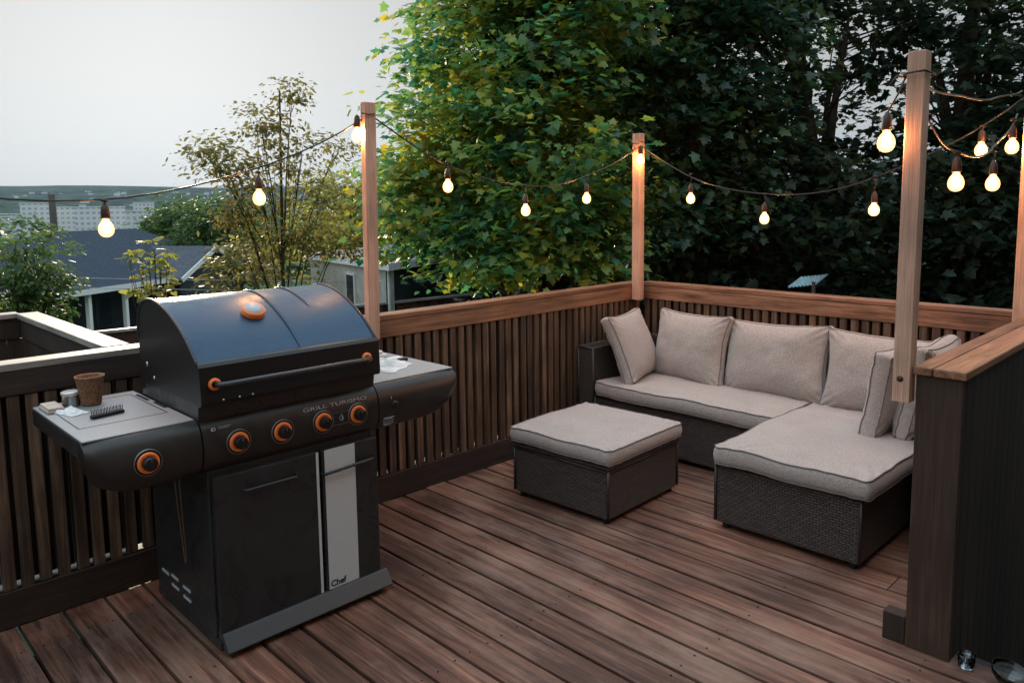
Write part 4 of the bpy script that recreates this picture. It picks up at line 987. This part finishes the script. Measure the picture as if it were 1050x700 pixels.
# reddish board fence across the yard
def fence(a, b, z0, z1, label):
    A = Vector((a.x, a.y, 0)); Bq = Vector((b.x, b.y, 0)); d = (Bq-A).normalized(); n = Vector((-d.y, d.x, 0)); L_ = (Bq-A).length
    e = empty('board_fence', (a.x, a.y, z0), label, 'fence')
    M4 = Matrix(((d.x, n.x, 0, A.x), (d.y, n.y, 0, A.y), (0, 0, 1, 0), (0, 0, 0, 1)))
    red = wood('red_fence_wood', 2, (.04,.015,.012), (.085,.032,.025), (.13,.06,.045), knots=False)
    m = MB(); s = 0
    while s < L_: m.box(s, s+.135, 0, .022, z0, z1-.02+random.uniform(-.008, .008), M4); s += .142
    m.build('boards', red, e)
    m = MB(); m.box(0, L_, -.04, .06, z1-.018, z1+.02, M4); m.build('top_rail', M['white_wood_y'], e)
    m = MB(); m.box(0, L_, -.06, -.02, z1-.55, z1-.46, M4); m.build('cross_rail', red, e)
    s = 1.0
    while s < L_: m = MB(); m.box(s, s+.09, -.075, -.062, z0, z1-.03, M4); m.build('post', M['rail_z'], e); s += 2.2
f0 = ray(-60, 322, 11.5); f1 = ray(500, 308, 14.5)
fence(f0, f1, -3.2, .0, 'low reddish brown board fence with pale top rail across the neighbouring yard')
# power lines and pole
e_p = ray(54, 213, 60)
m = MB(); m.tube([(e_p.x, e_p.y, hgt(e_p.x, e_p.y)), (e_p.x, e_p.y, e_p.z+.9)], [.26, .22], 10)
o = m.build('utility_pole', M['bark']); tag(o, 'dark utility pole standing beyond the blue roof at left', 'utility pole')
for i, (v0, v1) in enumerate(((279, 284), (289, 294))):
    p, q = ray(-120, v0-1, 14), ray(560, v1, 18); m = MB(); m.tube(sag(p, q, .12), .006, 5); o = m.build('overhead_wire', simple('wire_grey', (.35,.36,.37), .5)); tag(o, ['upper', 'lower'][i]+' of the two thin pale wires crossing before the blue roof', 'wire')

# scrap of pale blue corrugated sheet behind the sofa, and grey house beyond the trees
p = ray(829, 288, 8.1)
m = MB(); n = 16; vs = []
ax = Vector((CR.x, CR.y, 0)).normalized(); ay = Vector((-ax.y, ax.x, 0))
for i in range(n*2+1):
    t = i/(n*2)-.5
    for s in (-.5, .5): vs.append(p+ax*(s*.20+t*.10)+ay*t*.0+ax*t*.28+ay*s*.25*0+Vector((0, 0, .055*s*1.5+(.006 if i % 4 < 2 else -.006)))+ay*(t*.25+s*.18))
m.add(vs, [(2*i, 2*i+1, 2*i+3, 2*i+2) for i in range(n*2)]); o = m.build('corrugated_sheet', simple('pale_blue_sheet', (.5,.75,.85), .4)); 
md = o.modifiers.new('thick', 'SOLIDIFY'); md.thickness = .006
sh_ = o; m = MB(); m.tube([(p.x+ax.x*.05, p.y+ax.y*.05, GZ), (p.x+ax.x*.05, p.y+ax.y*.05, p.z-.01)], .02, 6); m.build('stake', M['bark'], sh_)
tag(o, 'small pale blue ribbed plastic sheet among the dark leaves behind the sofa', 'plastic sheet')
hA = ray(870, 210, 22); hB = ray(1010, 235, 22)
e = empty('grey_house', (hA.x, hA.y, GZ), 'grey sided house barely seen through the dark trees at right', 'house')
d = Vector((hB.x-hA.x, hB.y-hA.y, 0)); L_ = d.length; d.normalize(); n_ = Vector((-d.y, d.x, 0)); M4 = Matrix(((d.x, n_.x, 0, hA.x), (d.y, n_.y, 0, hA.y), (0, 0, 1, 0), (0, 0, 0, 1)))
m = MB(); m.box(-.5, L_+2, 0, 4, GZ-.5, 1.5, M4); m.build('wall', siding('grey_siding', (.3,.36,.38), 5), e)
m = MB(); m.add([M4 @ Vector(q) for q in ((-1,-.4,1.45),(L_+2.5,-.4,1.45),(L_+2.5,2,2.2),(-1,2,2.2),(-1,4.4,1.45),(L_+2.5,4.4,1.45))], [(0,1,2,3),(3,2,5,4)]); m.build('roof', M['roof2'], e)

# assumed house, added to shade right-hand faces: dark sided wall outside the frame
e = empty('shade_house', (5.7, -3, -2.7), 'unseen dark sided house wall, added to shade the deck from the right', 'house')
m = MB(); m.box(5.6, 12, -12, 4, -3, 6.2); m.build('wall', siding('shade_house_siding', (.12,.12,.12), 6), e)
m = MB(); m.box(5.1, 12.4, -12.4, 4.4, 6.2, 6.4); m.build('eave', M['trim'], e)
m = MB(); m.box(5.55, 5.598, -5.2, -3.4, 0, 2.1); dd_ = m.build('door', M['trim'], e); m = MB(); m.box(5.535, 5.549, -5.1, -3.5, .1, 2.0); m.build('glass', M['glass'], dd_)
# distant town: white blocks and hillside houses
mt, nt, b = newmat('pale_concrete_with_windows'); L = nt.links; cc = objco(nt); sp = nt.nodes.new('ShaderNodeSeparateXYZ'); L.new(cc, sp.inputs[0])
ad = nd(nt, 'ShaderNodeMath', operation='ADD'); L.new(sp.outputs[0], ad.inputs[0]); L.new(sp.outputs[1], ad.inputs[1]); cb = nt.nodes.new('ShaderNodeCombineXYZ'); L.new(ad.outputs[0], cb.inputs[0]); L.new(sp.outputs[2], cb.inputs[1])
br = nd(nt, 'ShaderNodeTexBrick', offset=0.0, ins={'Scale': 1, 'Brick Width': 4.2, 'Row Height': 3.4, 'Mortar Size': 1.0}); br.inputs['Color1'].default_value = (.25,.3,.34,1); br.inputs['Color2'].default_value = (.4,.44,.46,1); br.inputs['Mortar'].default_value = (.62,.63,.62,1)
L.new(cb.outputs[0], br.inputs['Vector']); L.new(br.outputs['Color'], b.inputs['Base Color']); b.inputs['Roughness'].default_value = .7; M['block'] = mt

def block(u0, u1, vt, vb, d, label):
    a, b_ = ray(u0, vt, d), ray(u1, vt, d); h = ray(u0, vb, d).z; zt = a.z
    dd = Vector((b_.x-a.x, b_.y-a.y, 0)); L_ = dd.length; dd.normalize(); nn = Vector((-dd.y, dd.x, 0))
    if nn.dot(Vector((CF.x, CF.y, 0))) < 0: nn = -nn
    M4 = Matrix(((dd.x, nn.x, 0, a.x), (dd.y, nn.y, 0, a.y), (0, 0, 1, 0), (0, 0, 0, 1)))
    e = empty('office_block', (a.x, a.y, h), label, 'building', 'pale buildings across the valley')
    m = MB(); m.box(0, L_, 0, 18, h-12, zt, M4); m.build('wall', M['block'], e)
    m = MB(); m.box(-.3, L_+.3, -.3, 18.3, zt+.02, zt+.6, M4); m.build('roof', M['trim'], e)
block(20, 50, 209, 226, 620, 'tall pale block farthest left in the valley')
block(0, 22, 220, 230, 520, 'low pale block at the left edge of the valley')
block(56, 78, 213, 228, 640, 'pale block just right of the utility pole')
block(76, 128, 213, 232, 560, 'long white block directly behind the large hanging bulb')
block(128, 150, 217, 232, 520, 'low white block right of the large hanging bulb')
block(136, 158, 208, 220, 800, 'grey block farther back above the roof ridge end')
hm = MB(); hm.box(-6, 6, -5, 5, -3, 5.5); hm2 = MB(); hm2.add([(-6.5,-5.5,5.6),(6.5,-5.5,5.6),(6.5,5.5,5.6),(-6.5,5.5,5.6),(-6.5,0,9),(6.5,0,9)], [(0,1,5,4),(2,3,4,5),(0,4,3),(1,2,5)])
proto = None; R2 = random.Random(5)
cnt = 0
while cnt < 90:
    u = R2.uniform(-60, 460); d = R2.uniform(1750, 3000); q = ray(u, 213, d); z = hgt(q.x, q.y)
    if proto is None:
        proto = empty('hillside_house', (q.x, q.y, z), 'tiny pale house among trees on the far hillside', 'house', 'small houses on the far hillside')
        w_ = hm.build('wall', M['block']); w_.parent = proto; r_ = hm2.build('roof', M['roof2']); r_.parent = proto; c = proto
    else: c = copy_tree(proto); c.location = (q.x, q.y, z)
    c.rotation_euler = (0, 0, R2.uniform(0, 3)); s = R2.uniform(.6, 1.2); c.scale = (s, s, s); cnt += 1

# ------------------------------------------------------------------ air
if HAZE:
    hz = MB(); hz.box(-6000, 6000, -6000, 6000, -60, 400); o = hz.build('haze', None)
    mt = bpy.data.materials.new('haze_air'); mt.use_nodes = True; nt = mt.node_tree; nt.nodes.clear()
    out = nt.nodes.new('ShaderNodeOutputMaterial'); pv = nt.nodes.new('ShaderNodeVolumePrincipled'); pv.inputs['Color'].default_value = (.62,.80,1,1); pv.inputs['Density'].default_value = HAZE; pv.inputs['Anisotropy'].default_value = 0
    nt.links.new(pv.outputs[0], out.inputs['Volume']); o.data.materials.clear(); o.data.materials.append(mt); tag(o, kind='stuff')

# ------------------------------------------------------------------ light
SUN_U, SUN_EL = 170, 9
sd = ray(SUN_U, 213, 10)-CAM; az = math.atan2(sd.x, sd.y)          # clockwise from +Y
el = math.radians(SUN_EL)
w = bpy.data.worlds.new('World'); sc.world = w; w.use_nodes = True; nt = w.node_tree; bg = nt.nodes['Background']
sky = nt.nodes.new('ShaderNodeTexSky'); sky.sky_type = 'NISHITA'; sky.sun_disc = False; sky.sun_elevation = el; sky.sun_rotation = az; sky.dust_density = 4; sky.air_density = 1.2; sky.ozone_density = 1.5; sky.altitude = 50
bw = nt.nodes.new('ShaderNodeRGBToBW'); nt.links.new(sky.outputs[0], bw.inputs[0])
tint = nd(nt, 'ShaderNodeVectorMath', operation='SCALE'); tint.inputs[0].default_value = (.90,1.0,.97); nt.links.new(bw.outputs[0], tint.inputs['Scale'])
gm = nd(nt, 'ShaderNodeGamma', ins={'Gamma': .22}); nt.links.new(mixc(nt, .8, sky.outputs[0], tint.outputs[0]), gm.inputs['Color'])
tcw = nt.nodes.new('ShaderNodeTexCoord'); spw = nt.nodes.new('ShaderNodeSeparateXYZ'); nt.links.new(tcw.outputs['Generated'], spw.inputs[0])
ov = nd(nt, 'ShaderNodeMapRange', interpolation_type='SMOOTHSTEP', ins={'From Min': .26, 'From Max': .8, 'To Min': 1, 'To Max': 4.6}); nt.links.new(spw.outputs[2], ov.inputs[0])
f01 = nd(nt, 'ShaderNodeMapRange', interpolation_type='SMOOTHSTEP', ins={'From Min': .2, 'From Max': .7}); nt.links.new(spw.outputs[2], f01.inputs[0])
cool = mixc(nt, f01.outputs[0], (1.0,1.0,1.0), (.80,.98,1.12))
v1 = nd(nt, 'ShaderNodeVectorMath', operation='MULTIPLY'); nt.links.new(gm.outputs[0], v1.inputs[0]); nt.links.new(cool, v1.inputs[1])
v2 = nd(nt, 'ShaderNodeVectorMath', operation='SCALE'); nt.links.new(v1.outputs[0], v2.inputs[0]); nt.links.new(ov.outputs[0], v2.inputs['Scale'])   # overcast: the cloud deck is brightest overhead
nt.links.new(v2.outputs[0], bg.inputs['Color']); bg.inputs['Strength'].default_value = .15
sl = bpy.data.lights.new('sun', 'SUN'); sl.energy = 2.4; sl.angle = math.radians(3); sl.color = (1, .82, .6)
so = bpy.data.objects.new('sun', sl); col.objects.link(so)
dirv = Vector((math.sin(az)*math.cos(el), math.cos(az)*math.cos(el), math.sin(el)))
so.rotation_euler = dirv.to_track_quat('Z', 'Y').to_euler()

# ------------------------------------------------------------------ camera
cd = bpy.data.cameras.new('camera'); co_ = bpy.data.objects.new('camera', cd); col.objects.link(co_); sc.camera = co_
cd.sensor_fit = 'HORIZONTAL'; cd.sensor_width = 36; cd.lens = FPX/1050*36; cd.shift_y = -51.2/1050; cd.clip_start = .05; cd.clip_end = 12000
co_.matrix_world = Matrix(((CR.x, CU.x, -CF.x, CAM.x), (CR.y, CU.y, -CF.y, CAM.y), (CR.z, CU.z, -CF.z, CAM.z), (0, 0, 0, 1)))
vs_ = sc.view_settings; sc.display_settings.display_device = 'sRGB'; vs_.view_transform = 'Standard'; vs_.look = 'None'; vs_.gamma = 1; vs_.exposure = 1.35; vs_.use_curve_mapping = False
sc.cycles.use_denoising = True; sc.cycles.max_bounces = 6; sc.cycles.diffuse_bounces = 2; sc.cycles.glossy_bounces = 3; sc.cycles.volume_bounces = 0; sc.cycles.sample_clamp_indirect = 8
